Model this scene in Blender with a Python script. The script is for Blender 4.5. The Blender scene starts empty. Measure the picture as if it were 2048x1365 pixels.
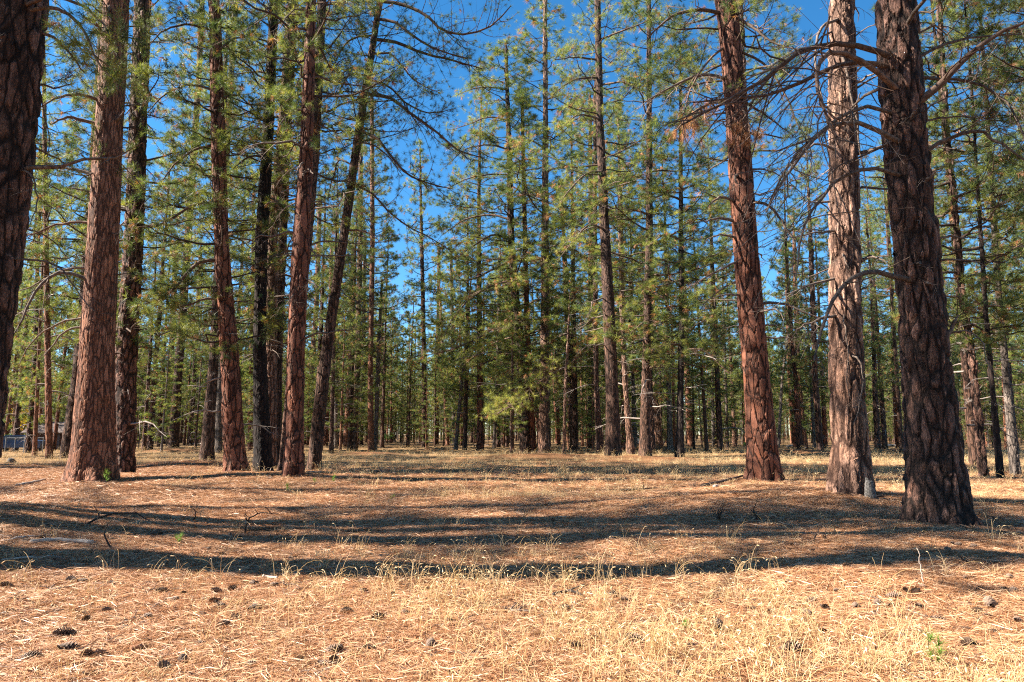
import bpy, math, random, os
import numpy as np
from mathutils import Vector, Matrix, Euler, kdtree

# ------------------------------------------------------------------ camera, light, exposure
S = bpy.context.scene
COL = S.collection
F = 1365.0                      # focal length in pixels of a 2048 x 1365 picture
HORIZON = 866.0
CAMZ = 1.6
PITCH = math.atan((HORIZON - 682.5) / F)
BETA = math.radians(-2.0)       # the sun stands left and slightly beyond the scene
ELEV = math.radians(37.0)

cam_d = bpy.data.cameras.new('camera')
cam_d.sensor_width = 36.0
cam_d.lens = 36.0 * F / 2048.0
cam_d.clip_start = 0.05
cam_d.clip_end = 3000.0
cam = bpy.data.objects.new('camera', cam_d)
cam.location = (0, 0, CAMZ)
cam.rotation_euler = (math.pi / 2 + PITCH, 0, 0)
COL.objects.link(cam)
S.camera = cam

W = bpy.data.worlds.new('World')
S.world = W
W.use_nodes = True
nt = W.node_tree
nt.nodes.clear()
sky = nt.nodes.new('ShaderNodeTexSky')
sky.sky_type = 'NISHITA'
sky.sun_disc = False
sky.sun_elevation = ELEV
sky.sun_rotation = -(math.pi / 2 - BETA)
sky.altitude = 1300.0
sky.air_density = 1.0
sky.dust_density = 0.15
sky.ozone_density = 4.0
hs = nt.nodes.new('ShaderNodeHueSaturation')
hs.inputs['Saturation'].default_value = 1.25
hs.inputs['Hue'].default_value = 0.493
bg = nt.nodes.new('ShaderNodeBackground')
bg.inputs['Strength'].default_value = 0.063
wo = nt.nodes.new('ShaderNodeOutputWorld')
nt.links.new(sky.outputs[0], hs.inputs['Color'])
nt.links.new(hs.outputs[0], bg.inputs['Color'])
nt.links.new(bg.outputs[0], wo.inputs['Surface'])

sun_d = bpy.data.lights.new('sun', 'SUN')
sun_d.energy = 5.0
sun_d.angle = math.radians(0.53)
sun_d.color = (1.0, 0.90, 0.76)
sun = bpy.data.objects.new('sun', sun_d)
SUNDIR = Vector((-math.cos(BETA) * math.cos(ELEV), math.sin(BETA) * math.cos(ELEV), math.sin(ELEV)))
sun.rotation_euler = (-SUNDIR).to_track_quat('-Z', 'Y').to_euler()
COL.objects.link(sun)

S.view_settings.view_transform = 'Standard'
S.view_settings.look = 'None'
S.view_settings.exposure = 2.05
S.view_settings.gamma = 1.0
S.view_settings.use_curve_mapping = False
S.render.engine = 'CYCLES'
S.cycles.max_bounces = 4
S.cycles.diffuse_bounces = 3
S.cycles.glossy_bounces = 2
S.cycles.transmission_bounces = 4
S.cycles.transparent_max_bounces = 8
S.cycles.use_denoising = False
S.cycles.pixel_filter_type = 'BLACKMAN_HARRIS'
S.cycles.filter_width = 1.15
S.cycles.sample_clamp_indirect = 6.0

rs = np.random.RandomState(7)
random.seed(7)
CP, SP = math.cos(PITCH), math.sin(PITCH)


def ray(u, v):
    x = (u - 1024.0) / F
    z = -(v - 682.5) / F
    return np.array([x, CP - SP * z, SP + CP * z])


def at(u, v, Y):
    d = ray(u, v)
    return np.array([0, 0, CAMZ]) + d * (Y / d[1])


def project(p):
    x, y, z = p[0], p[1], p[2] - CAMZ
    dep = y * CP + z * SP
    up = -y * SP + z * CP
    return 1024 + F * x / dep, 682.5 - F * up / dep


# ------------------------------------------------------------------ terrain
def flat_at(u, v, g=0.0):
    d = ray(u, v)
    return (d * ((g - CAMZ) / d[2]))[:2]


MOUNDS = []
for (u, v, h, sx, sy) in [(1600, 985, .30, 3.2, 2.6), (1890, 1060, .16, 2.0, 1.6), (190, 968, .26, 2.6, 1.6),
                          (1080, 907, .40, 4.5, 2.2), (1226, 918, .22, 2.4, 1.6), (1292, 914, .2, 2.4, 1.5),
                          (1360, 918, .15, 2.0, 1.4), (347, 896, .42, 3.4, 2.0), (413, 922, .3, 2.6, 1.6),
                          (575, 952, .14, 2.6, 1.6), (472, 952, .1, 1.6, 1.2), (738, 903, .3, 2.6, 1.8),
                          (1607, 898, .5, 4.0, 2.4), (-90, 1040, .25, 2.4, 2.0), (1798, 898, .3, 3.0, 2.0),
                          (868, 896, .3, 2.0, 1.4), (2000, 1130, .24, 3.4, 2.0), (-420, 1120, .22, 5.5, 4.0), (1318, 892, .4, 3.0, 2.0)]:
    p = flat_at(u, v, h)
    MOUNDS.append((p[0], p[1], h, sx, sy))
_ph = rs.uniform(0, 6.283, (26, 2))
_wv = [(rs.normal(0, 1, 2) / (1.6 * 1.32 ** i), ) for i in range(26)]
_k = []
for i in range(22):
    lam = 14.0 * (0.76 ** i)
    a = rs.uniform(0, 6.283)
    _k.append((math.cos(a) * 6.283 / lam, math.sin(a) * 6.283 / lam, 0.0042 * lam ** 0.75, _ph[i, 0]))


def Hgt(x, y):
    x = np.asarray(x, float)
    y = np.asarray(y, float)
    h = np.zeros(np.broadcast(x, y).shape)
    for (cx, cy, mh, sx, sy) in MOUNDS:
        h = h + mh * np.exp(-(((x - cx) / sx) ** 2 + ((y - cy) / sy) ** 2))
    for kx, ky, a, p in _k:
        h = h + a * np.sin(kx * x + ky * y + p)
    return h


def ground_hit(u, v):
    d = ray(u, v)
    t = -CAMZ / d[2]
    for _ in range(40):
        p = d * t
        t += 0.6 * ((float(Hgt(p[0], p[1])) - CAMZ) / d[2] - t)
    p = d * t
    return np.array([p[0], p[1], float(Hgt(p[0], p[1]))])


# ------------------------------------------------------------------ materials
def new_mat(name):
    m = bpy.data.materials.new(name)
    m.use_nodes = True
    m.node_tree.nodes.clear()
    return m, m.node_tree, m.node_tree.nodes, m.node_tree.links


def ramp(nodes, stops):
    r = nodes.new('ShaderNodeValToRGB')
    e = r.color_ramp.elements
    while len(e) < len(stops):
        e.new(0.5)
    for i, (p, c) in enumerate(stops):
        e[i].position = p
        e[i].color = (*c, 1)
    return r


def bark_mat(name, fissure, plate, plate2, scale=8.5, depth=0.03, zsq=0.26, gray=None, fis=0.16, flake=.55, warp=.05):
    m, t, N, L = new_mat(name)
    out = N.new('ShaderNodeOutputMaterial')
    b = N.new('ShaderNodeBsdfPrincipled')
    b.inputs['Roughness'].default_value = 0.85
    b.inputs['Specular IOR Level'].default_value = 0.25
    tc = N.new('ShaderNodeTexCoord')
    mp = N.new('ShaderNodeMapping')
    mp.inputs['Scale'].default_value = (1, 1, zsq)
    L.new(tc.outputs['Object'], mp.inputs['Vector'])
    nz = N.new('ShaderNodeTexNoise')
    nz.inputs['Scale'].default_value = scale * 0.55
    nz.inputs['Detail'].default_value = 4
    L.new(mp.outputs[0], nz.inputs['Vector'])
    vm = N.new('ShaderNodeVectorMath')
    vm.operation = 'MULTIPLY_ADD'
    vm.inputs[1].default_value = (0.13,) * 3
    L.new(nz.outputs['Color'], vm.inputs[0])
    L.new(mp.outputs[0], vm.inputs[2])
    nzb = N.new('ShaderNodeTexNoise')
    nzb.inputs['Scale'].default_value = 24
    nzb.inputs['Detail'].default_value = 3
    L.new(mp.outputs[0], nzb.inputs['Vector'])
    vmb = N.new('ShaderNodeVectorMath')
    vmb.operation = 'MULTIPLY_ADD'
    vmb.inputs[1].default_value = (warp,) * 3
    L.new(nzb.outputs['Color'], vmb.inputs[0])
    L.new(vm.outputs[0], vmb.inputs[2])
    vm = vmb
    vo = N.new('ShaderNodeTexVoronoi')
    vo.feature = 'DISTANCE_TO_EDGE'
    vo.inputs['Scale'].default_value = scale
    L.new(vm.outputs[0], vo.inputs['Vector'])
    vc = N.new('ShaderNodeTexVoronoi')
    vc.inputs['Scale'].default_value = scale
    L.new(vm.outputs[0], vc.inputs['Vector'])
    mr = N.new('ShaderNodeMapRange')
    mr.interpolation_type = 'SMOOTHSTEP'
    mr.inputs['From Min'].default_value = 0.0
    mr.inputs['From Max'].default_value = fis
    nw_ = N.new('ShaderNodeTexNoise')
    nw_.inputs['Scale'].default_value = 3.2
    nw_.inputs['Detail'].default_value = 2
    L.new(tc.outputs['Object'], nw_.inputs['Vector'])
    mw = N.new('ShaderNodeMapRange')
    mw.inputs['From Min'].default_value = .35
    mw.inputs['From Max'].default_value = .68
    mw.inputs['To Min'].default_value = .5
    mw.inputs['To Max'].default_value = 1.6
    L.new(nw_.outputs['Fac'], mw.inputs['Value'])
    dv = N.new('ShaderNodeMath')
    dv.operation = 'DIVIDE'
    L.new(vo.outputs['Distance'], dv.inputs[0])
    L.new(mw.outputs[0], dv.inputs[1])
    L.new(dv.outputs[0], mr.inputs['Value'])
    # flakes
    mp2 = N.new('ShaderNodeMapping')
    mp2.inputs['Scale'].default_value = (1, 1, 0.45)
    L.new(tc.outputs['Object'], mp2.inputs['Vector'])
    n2 = N.new('ShaderNodeTexNoise')
    n2.inputs['Scale'].default_value = 26
    n2.inputs['Detail'].default_value = 7
    n2.inputs['Roughness'].default_value = 0.68
    L.new(mp2.outputs[0], n2.inputs['Vector'])
    n3 = N.new('ShaderNodeTexNoise')
    n3.inputs['Scale'].default_value = 2.2
    n3.inputs['Detail'].default_value = 3
    L.new(tc.outputs['Object'], n3.inputs['Vector'])
    cr = ramp(N, [(0.30, [c * 0.62 for c in plate2]), (0.47, plate), (0.62, plate2), (0.78, [min(1, c * 1.35) for c in plate])])
    L.new(n2.outputs['Fac'], cr.inputs[0])
    vf = N.new('ShaderNodeTexVoronoi')
    vf.feature = 'DISTANCE_TO_EDGE'
    vf.inputs['Scale'].default_value = max(24, scale * 3.4)
    L.new(vm.outputs[0], vf.inputs['Vector'])
    mf = N.new('ShaderNodeMapRange')
    mf.inputs['From Max'].default_value = .22
    mf.inputs['To Min'].default_value = flake
    L.new(vf.outputs['Distance'], mf.inputs['Value'])
    hf = N.new('ShaderNodeHueSaturation')
    L.new(mf.outputs[0], hf.inputs['Value'])
    L.new(cr.outputs[0], hf.inputs['Color'])
    cr = hf
    # tone from plate to plate
    sep = N.new('ShaderNodeSeparateColor')
    L.new(vc.outputs['Color'], sep.inputs[0])
    hv = N.new('ShaderNodeHueSaturation')
    m1 = N.new('ShaderNodeMapRange')
    m1.inputs['To Min'].default_value = 0.68
    m1.inputs['To Max'].default_value = 1.3
    L.new(sep.outputs[0], m1.inputs['Value'])
    L.new(m1.outputs[0], hv.inputs['Value'])
    m2 = N.new('ShaderNodeMapRange')
    m2.inputs['To Min'].default_value = 0.75
    m2.inputs['To Max'].default_value = 1.15
    L.new(n3.outputs['Fac'], m2.inputs['Value'])
    L.new(m2.outputs[0], hv.inputs['Saturation'])
    L.new(cr.outputs[0], hv.inputs['Color'])
    mx = N.new('ShaderNodeMix')
    mx.data_type = 'RGBA'
    mx.inputs[6].default_value = (*fissure, 1)
    mq = N.new('ShaderNodeMath')
    mq.operation = 'MULTIPLY_ADD'
    mq.inputs[1].default_value = .95
    mq.inputs[2].default_value = .05
    L.new(mr.outputs[0], mq.inputs[0])
    L.new(mq.outputs[0], mx.inputs[0])
    L.new(hv.outputs[0], mx.inputs[7])
    last = mx.outputs[2]
    if gray:
        # weathered grey bark higher up the stem
        sx = N.new('ShaderNodeSeparateXYZ')
        L.new(tc.outputs['Object'], sx.inputs[0])
        mz = N.new('ShaderNodeMapRange')
        mz.inputs['From Min'].default_value = gray[0]
        mz.inputs['From Max'].default_value = gray[1]
        mz.inputs['To Max'].default_value = 0.75
        L.new(sx.outputs['Z'], mz.inputs['Value'])
        mg = N.new('ShaderNodeMix')
        mg.data_type = 'RGBA'
        mg.blend_type = 'MIX'
        bw = N.new('ShaderNodeMix')
        bw.data_type = 'RGBA'
        bw.blend_type = 'MULTIPLY'
        bw.inputs[0].default_value = 1
        bw.inputs[7].default_value = (1.0, 1.12, 1.25, 1)
        L.new(last, bw.inputs[6])
        L.new(mz.outputs[0], mg.inputs[0])
        L.new(last, mg.inputs[6])
        L.new(bw.outputs[2], mg.inputs[7])
        last = mg.outputs[2]
    oi = N.new('ShaderNodeObjectInfo')
    m4 = N.new('ShaderNodeMapRange')
    m4.inputs['To Min'].default_value = 0.8
    m4.inputs['To Max'].default_value = 1.2
    L.new(oi.outputs['Random'], m4.inputs['Value'])
    h2 = N.new('ShaderNodeHueSaturation')
    L.new(m4.outputs[0], h2.inputs['Value'])
    L.new(last, h2.inputs['Color'])
    L.new(h2.outputs[0], b.inputs['Base Color'])
    # relief
    a0_ = N.new('ShaderNodeMath')
    a0_.operation = 'MULTIPLY_ADD'
    a0_.inputs[1].default_value = .22
    L.new(mf.outputs[0], a0_.inputs[0])
    L.new(mr.outputs[0], a0_.inputs[2])
    a1 = N.new('ShaderNodeMath')
    a1.operation = 'MULTIPLY_ADD'
    a1.inputs[1].default_value = 0.35
    L.new(n2.outputs['Fac'], a1.inputs[0])
    L.new(a0_.outputs[0], a1.inputs[2])
    a2 = N.new('ShaderNodeMath')
    a2.operation = 'MULTIPLY_ADD'
    a2.inputs[1].default_value = 0.45
    L.new(sep.outputs[1], a2.inputs[0])
    L.new(a1.outputs[0], a2.inputs[2])
    ds = N.new('ShaderNodeDisplacement')
    ds.inputs['Midlevel'].default_value = 1.1
    ds.inputs['Scale'].default_value = depth
    L.new(a2.outputs[0], ds.inputs['Height'])
    L.new(ds.outputs[0], out.inputs['Displacement'])
    L.new(b.outputs[0], out.inputs['Surface'])
    m.displacement_method = 'BOTH'
    return m


BARK = {
    'orange': bark_mat('bark_orange', (.05, .022, .014), (.38, .16, .085), (.27, .105, .055), 10.5, .022, .15, gray=(3, 11), fis=.2, flake=.6, warp=.035),
    'red': bark_mat('bark_red', (.016, .007, .005), (.26, .096, .052), (.17, .062, .036), 5.2, .042, .25, gray=(5, 13), fis=.14, flake=.72, warp=.03),
    'pale': bark_mat('bark_pale', (.04, .019, .013), (.43, .235, .155), (.21, .108, .07), 6.5, .05, .2, gray=(2, 9), fis=.26, flake=.5, warp=.04),
    'dark': bark_mat('bark_dark', (.010, .007, .006), (.25, .125, .085), (.13, .07, .052), 6.5, .055, .25, fis=.3, gray=(6, 14), flake=.4, warp=.045),
    'black': bark_mat('bark_black', (.008, .006, .006), (.06, .037, .030), (.038, .026, .022), 8, .03, .2, fis=.34),
    'brown': bark_mat('bark_brown', (.016, .009, .006), (.17, .085, .055), (.11, .058, .04), 8.0, .03, .19, gray=(3, 11), fis=.2),
    'gray': bark_mat('bark_gray', (.04, .032, .028), (.24, .19, .16), (.17, .135, .115), 11, .02, .2, fis=.2),
}


def simple_mat(name, c1, c2, scale=20, rough=0.9, zs=1.0, bump=0.3, rnd=0.25):
    m, t, N, L = new_mat(name)
    out = N.new('ShaderNodeOutputMaterial')
    b = N.new('ShaderNodeBsdfPrincipled')
    b.inputs['Roughness'].default_value = rough
    b.inputs['Specular IOR Level'].default_value = 0.25
    tc = N.new('ShaderNodeTexCoord')
    mp = N.new('ShaderNodeMapping')
    mp.inputs['Scale'].default_value = (1, 1, zs)
    L.new(tc.outputs['Object'], mp.inputs[0])
    nz = N.new('ShaderNodeTexNoise')
    nz.inputs['Scale'].default_value = scale
    nz.inputs['Detail'].default_value = 5
    L.new(mp.outputs[0], nz.inputs['Vector'])
    r = ramp(N, [(0.35, c1), (0.65, c2)])
    L.new(nz.outputs['Fac'], r.inputs[0])
    oi = N.new('ShaderNodeObjectInfo')
    mr = N.new('ShaderNodeMapRange')
    mr.inputs['To Min'].default_value = 1 - rnd
    mr.inputs['To Max'].default_value = 1 + rnd
    L.new(oi.outputs['Random'], mr.inputs['Value'])
    h = N.new('ShaderNodeHueSaturation')
    L.new(mr.outputs[0], h.inputs['Value'])
    L.new(r.outputs[0], h.inputs['Color'])
    L.new(h.outputs[0], b.inputs['Base Color'])
    bp = N.new('ShaderNodeBump')
    bp.inputs['Strength'].default_value = bump
    bp.inputs['Distance'].default_value = 0.02
    L.new(nz.outputs['Fac'], bp.inputs['Height'])
    L.new(bp.outputs[0], b.inputs['Normal'])
    L.new(b.outputs[0], out.inputs['Surface'])
    return m


M_TWIG = simple_mat('twig_bark', (.055, .038, .03), (.11, .075, .058), 8)
M_DEAD = simple_mat('dead_branch_wood', (.085, .062, .05), (.21, .16, .13), 14, zs=1)
M_DEADFAR = simple_mat('bare_twig_wood', (.16, .13, .115), (.36, .31, .28), 5)
M_LIMB = simple_mat('limb_bark', (.08, .05, .038), (.19, .125, .095), 10)
M_LOG = simple_mat('weathered_log_wood', (.34, .27, .22), (.6, .52, .45), 16, bump=.6)
M_CHAR = simple_mat('charred_wood', (.025, .02, .018), (.07, .05, .04), 20)
M_STUMP = simple_mat('grey_stump_wood', (.04, .037, .034), (.20, .185, .17), 30, bump=.8)


def leaf_mat(name, stops, transl=0.3, objvar=(0.72, 1.35), rough=0.5, tcol=(1.15, 1.1, .55)):
    m, t, N, L = new_mat(name)
    out = N.new('ShaderNodeOutputMaterial')
    at_ = N.new('ShaderNodeAttribute')
    at_.attribute_name = 'tint'
    r = ramp(N, stops)
    L.new(at_.outputs['Fac'], r.inputs[0])
    oi = N.new('ShaderNodeObjectInfo')
    mr = N.new('ShaderNodeMapRange')
    mr.inputs['To Min'].default_value = objvar[0]
    mr.inputs['To Max'].default_value = objvar[1]
    L.new(oi.outputs['Random'], mr.inputs['Value'])
    h = N.new('ShaderNodeHueSaturation')
    L.new(mr.outputs[0], h.inputs['Value'])
    L.new(r.outputs[0], h.inputs['Color'])
    b = N.new('ShaderNodeBsdfPrincipled')
    b.inputs['Roughness'].default_value = rough
    b.inputs['Specular IOR Level'].default_value = 0.4
    L.new(h.outputs[0], b.inputs['Base Color'])
    tr = N.new('ShaderNodeBsdfTranslucent')
    mu = N.new('ShaderNodeMix')
    mu.data_type = 'RGBA'
    mu.blend_type = 'MULTIPLY'
    mu.inputs[0].default_value = 1
    mu.inputs[7].default_value = (*tcol, 1)
    L.new(h.outputs[0], mu.inputs[6])
    L.new(mu.outputs[2], tr.inputs['Color'])
    mx = N.new('ShaderNodeMixShader')
    mx.inputs[0].default_value = transl
    L.new(b.outputs[0], mx.inputs[1])
    L.new(tr.outputs[0], mx.inputs[2])
    L.new(mx.outputs[0], out.inputs['Surface'])
    return m


M_NEEDLE = leaf_mat('pine_needles', [(0.0, (.035, .082, .045)), (0.3, (.12, .175, .06)), (0.62, (.285, .325, .09)),
                                     (0.86, (.40, .38, .10)), (0.90, (.40, .23, .10)), (1.0, (.46, .24, .12))], .42)
M_BROWN = leaf_mat('dead_pine_needles', [(0.0, (.30, .13, .06)), (1.0, (.48, .25, .13))], .3)
M_SEED = leaf_mat('seedling_needles', [(0.0, (.13, .26, .04)), (1.0, (.22, .36, .07))], .3)
M_STRAW = leaf_mat('fallen_needles', [(0.0, (.09, .035, .018)), (0.25, (.28, .115, .048)), (0.55, (.50, .26, .12)),
                                      (0.85, (.68, .42, .25)), (1.0, (.80, .59, .41))], .12, (0.85, 1.15), .5, (1, .9, .8))
M_GRASS = leaf_mat('dry_grass', [(0.0, (.34, .24, .09)), (0.2, (.58, .41, .18)), (0.6, (.76, .55, .29)), (1.0, (.86, .70, .45))], .3,
                   (0.85, 1.15), .5, (1, .95, .8))
M_GREENGRASS = leaf_mat('green_grass', [(0.0, (.12, .17, .05)), (1.0, (.26, .30, .10))], .3)
M_YELLOW = leaf_mat('yellow_leaves', [(0.0, (.22, .25, .03)), (0.4, (.55, .42, .03)), (0.8, (.65, .38, .03)), (1.0, (.6, .22, .03))], .4)
M_BROAD = leaf_mat('green_leaves', [(0.0, (.05, .13, .025)), (1.0, (.13, .26, .05))], .4)
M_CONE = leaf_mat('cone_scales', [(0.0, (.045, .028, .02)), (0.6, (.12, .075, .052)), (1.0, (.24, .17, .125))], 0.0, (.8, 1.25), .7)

M_PINK = simple_mat('bark_scrap', (.22, .09, .05), (.42, .22, .13), 18)

# ground
m, t, N, L = new_mat('needle_litter_ground')
out = N.new('ShaderNodeOutputMaterial')
b = N.new('ShaderNodeBsdfPrincipled')
b.inputs['Roughness'].default_value = 0.9
b.inputs['Specular IOR Level'].default_value = 0.15
tc = N.new('ShaderNodeTexCoord')
n1 = N.new('ShaderNodeTexNoise'); n1.inputs['Scale'].default_value = 55; n1.inputs['Detail'].default_value = 8; n1.inputs['Roughness'].default_value = .75
n2 = N.new('ShaderNodeTexNoise'); n2.inputs['Scale'].default_value = .45; n2.inputs['Detail'].default_value = 5
n3 = N.new('ShaderNodeTexNoise'); n3.inputs['Scale'].default_value = 6; n3.inputs['Detail'].default_value = 6; n3.inputs['Roughness'].default_value = .7
for n in (n1, n2, n3):
    L.new(tc.outputs['Object'], n.inputs['Vector'])
r1 = ramp(N, [(.32, (.03, .012, .007)), (.45, (.14, .056, .025)), (.56, (.29, .135, .06)), (.70, (.48, .27, .14))])
L.new(n1.outputs['Fac'], r1.inputs[0])
at_ = N.new('ShaderNodeAttribute'); at_.attribute_name = 'grassy'
r2 = ramp(N, [(.32, (.05, .03, .014)), (.48, (.24, .15, .07)), (.68, (.54, .39, .21))])
L.new(n1.outputs['Fac'], r2.inputs[0])
ad = N.new('ShaderNodeMath'); ad.operation = 'MULTIPLY_ADD'; ad.inputs[1].default_value = 0.9
sb = N.new('ShaderNodeMath'); sb.operation = 'SUBTRACT'; sb.inputs[1].default_value = .5
L.new(n3.outputs['Fac'], sb.inputs[0]); L.new(sb.outputs[0], ad.inputs[0]); L.new(at_.outputs['Fac'], ad.inputs[2])
cl = N.new('ShaderNodeClamp'); L.new(ad.outputs[0], cl.inputs[0])
mx = N.new('ShaderNodeMix'); mx.data_type = 'RGBA'
L.new(cl.outputs[0], mx.inputs[0]); L.new(r1.outputs[0], mx.inputs[6]); L.new(r2.outputs[0], mx.inputs[7])
hv = N.new('ShaderNodeHueSaturation')
mr = N.new('ShaderNodeMapRange'); mr.inputs['From Min'].default_value = .3; mr.inputs['From Max'].default_value = .7
mr.inputs['To Min'].default_value = .55; mr.inputs['To Max'].default_value = 1.2
L.new(n2.outputs['Fac'], mr.inputs['Value']); L.new(mr.outputs[0], hv.inputs['Value']); L.new(mx.outputs[2], hv.inputs['Color'])
L.new(hv.outputs[0], b.inputs['Base Color'])
bp = N.new('ShaderNodeBump'); bp.inputs['Strength'].default_value = 1.0; bp.inputs['Distance'].default_value = .03
L.new(n1.outputs['Fac'], bp.inputs['Height'])
bp2 = N.new('ShaderNodeBump'); bp2.inputs['Strength'].default_value = .8; bp2.inputs['Distance'].default_value = .1
L.new(n3.outputs['Fac'], bp2.inputs['Height']); L.new(bp.outputs[0], bp2.inputs['Normal'])
L.new(bp2.outputs[0], b.inputs['Normal'])
L.new(b.outputs[0], out.inputs['Surface'])
M_GROUND = m


# ------------------------------------------------------------------ geometry collector
class Geo:
    def __init__(self):
        self.v, self.f3, self.f4, self.m3, self.m4, self.t, self.n = [], [], [], [], [], [], 0

    def add(self, v, f, mi=0, tint=0.5):
        v = np.asarray(v, float).reshape(-1, 3)
        f = np.asarray(f, int)
        if len(v) == 0 or len(f) == 0:
            return
        (self.f3 if f.shape[1] == 3 else self.f4).append(f + self.n)
        (self.m3 if f.shape[1] == 3 else self.m4).append(np.full(len(f), mi))
        self.v.append(v)
        self.t.append(np.broadcast_to(np.asarray(tint, float), (len(v),)).copy())
        self.n += len(v)

    def tubes(self, P, R, k=3, mi=0, tint=0.5):
        """P (B,N,3), R (B,N)"""
        P = np.asarray(P, float)
        R = np.asarray(R, float)
        if P.ndim == 2:
            P, R = P[None], R[None]
        B, Nn, _ = P.shape
        if B == 0:
            return
        T = np.gradient(P, axis=1)
        T /= np.linalg.norm(T, axis=2, keepdims=True) + 1e-9
        md = P[:, -1] - P[:, 0]
        md /= np.linalg.norm(md, axis=1, keepdims=True) + 1e-9
        ref = np.where(np.abs(md[:, 2:3]) > 0.75, np.array([[0.93, .37, 0.0]]), np.array([[0.0, 0.1, .99]]))[:, None, :]
        A = np.cross(T, np.broadcast_to(ref, T.shape))
        A /= np.linalg.norm(A, axis=2, keepdims=True) + 1e-9
        Bv = np.cross(T, A)
        an = np.arange(k) * 2 * math.pi / k
        V = P[:, :, None, :] + R[:, :, None, None] * (A[:, :, None, :] * np.cos(an)[None, None, :, None] + Bv[:, :, None, :] * np.sin(an)[None, None, :, None])
        idx = np.arange(B * Nn * k).reshape(B, Nn, k)
        nx = np.roll(idx, -1, axis=2)
        Q = np.stack([idx[:, :-1], nx[:, :-1], nx[:, 1:], idx[:, 1:]], axis=-1).reshape(-1, 4)
        self.add(V, Q, mi, tint)

    def tufts(self, C, D, size, n, width, rng, mi=1, tint=None, spread=(15, 100), grav=0.12):
        M = len(C)
        if M == 0:
            return
        D = D / (np.linalg.norm(D, axis=1, keepdims=True) + 1e-9)
        r = rng.normal(size=(M, 3))
        A = np.cross(D, r); A /= np.linalg.norm(A, axis=1, keepdims=True) + 1e-9
        B = np.cross(D, A)
        ph = rng.uniform(0, 6.283, (M, n))
        th = np.radians(rng.uniform(spread[0], spread[1], (M, n)))
        d = D[:, None] * np.cos(th)[..., None] + (A[:, None] * np.cos(ph)[..., None] + B[:, None] * np.sin(ph)[..., None]) * np.sin(th)[..., None]
        s = rng.normal(size=(M, n, 3))
        s = np.cross(d, s); s /= np.linalg.norm(s, axis=2, keepdims=True) + 1e-9
        ln = (size[:, None] * rng.uniform(.75, 1.1, (M, n)))[..., None]
        c = C[:, None] - D[:, None] * (ln * rng.uniform(0, .45, (M, n))[..., None])
        tip = c + d * ln
        tip[..., 2] -= grav * ln[..., 0]
        w = (width * (size / size.mean()))[:, None, None]
        V = np.stack([c + s * w * .5, c - s * w * .5, tip], axis=2)
        Fc = np.arange(M * n * 3).reshape(-1, 3)
        if tint is None:
            tint = rng.uniform(0, 1, M)
        tt = np.repeat(tint, n * 3) + np.repeat(rng.uniform(-.06, .06, M * n), 3)
        self.add(V, Fc, mi, np.clip(tt, 0, 1))

    def mesh(self, name, mats, smooth=True):
        me = bpy.data.meshes.new(name)
        V = np.concatenate(self.v).astype(np.float32)
        f3 = np.concatenate(self.f3) if self.f3 else np.zeros((0, 3), int)
        f4 = np.concatenate(self.f4) if self.f4 else np.zeros((0, 4), int)
        mi = np.concatenate((self.m3 or [np.zeros(0, int)]) + (self.m4 or [np.zeros(0, int)]))
        me.vertices.add(len(V))
        me.vertices.foreach_set('co', V.ravel())
        nl = f3.size + f4.size
        me.loops.add(nl)
        me.loops.foreach_set('vertex_index', np.concatenate([f3.ravel(), f4.ravel()]).astype(np.int32))
        me.polygons.add(len(f3) + len(f4))
        st = np.concatenate([np.arange(len(f3)) * 3, f3.size + np.arange(len(f4)) * 4]).astype(np.int32)
        me.polygons.foreach_set('loop_start', st)
        me.polygons.foreach_set('material_index', mi.astype(np.int32))
        me.polygons.foreach_set('use_smooth', np.full(len(mi), smooth))
        a = me.attributes.new('tint', 'FLOAT', 'POINT')
        a.data.foreach_set('value', np.concatenate(self.t).astype(np.float32))
        for mt in mats:
            me.materials.append(mt)
        me.update(calc_edges=True)
        return me


def link(name, me, parent=None, loc=None, **props):
    o = bpy.data.objects.new(name, me)
    if loc is not None:
        o.location = loc
    if parent is not None:
        o.parent = parent
    COL.objects.link(o)
    for k, v in props.items():
        if v is not None:
            o[k] = v
    return o


def root(name, loc, label, cat, group=None):
    o = link(name, None, None, Vector([float(c) for c in loc]), label=label, category=cat, group=group)
    o.empty_display_size = .3
    return o


def unit(a):
    a = np.asarray(a, float)
    return a / (np.linalg.norm(a, axis=-1, keepdims=True) + 1e-9)


def resample(P, n):
    P = np.asarray(P, float)
    # catmull-like smoothing by cubic hermite over chord length
    s = np.concatenate([[0], np.cumsum(np.linalg.norm(np.diff(P, axis=0), axis=1))])
    m_ = np.gradient(P, s, axis=0) if len(P) > 2 else np.tile((P[1] - P[0]) / s[-1], (2, 1))
    q = np.linspace(0, s[-1], n)
    i = np.clip(np.searchsorted(s, q, side='right') - 1, 0, len(P) - 2)
    h = (s[i + 1] - s[i])[:, None]
    tt = ((q - s[i])[:, None]) / h
    a = (2 * tt ** 3 - 3 * tt ** 2 + 1) * P[i] + (tt ** 3 - 2 * tt ** 2 + tt) * h * m_[i] + (-2 * tt ** 3 + 3 * tt ** 2) * P[i + 1] + (tt ** 3 - tt ** 2) * h * m_[i + 1]
    return a


MAT3 = [M_TWIG, M_NEEDLE, M_BROWN, M_DEAD, M_LIMB]
MATF = [M_TWIG, M_NEEDLE, M_BROWN, M_DEADFAR, M_LIMB]


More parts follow.
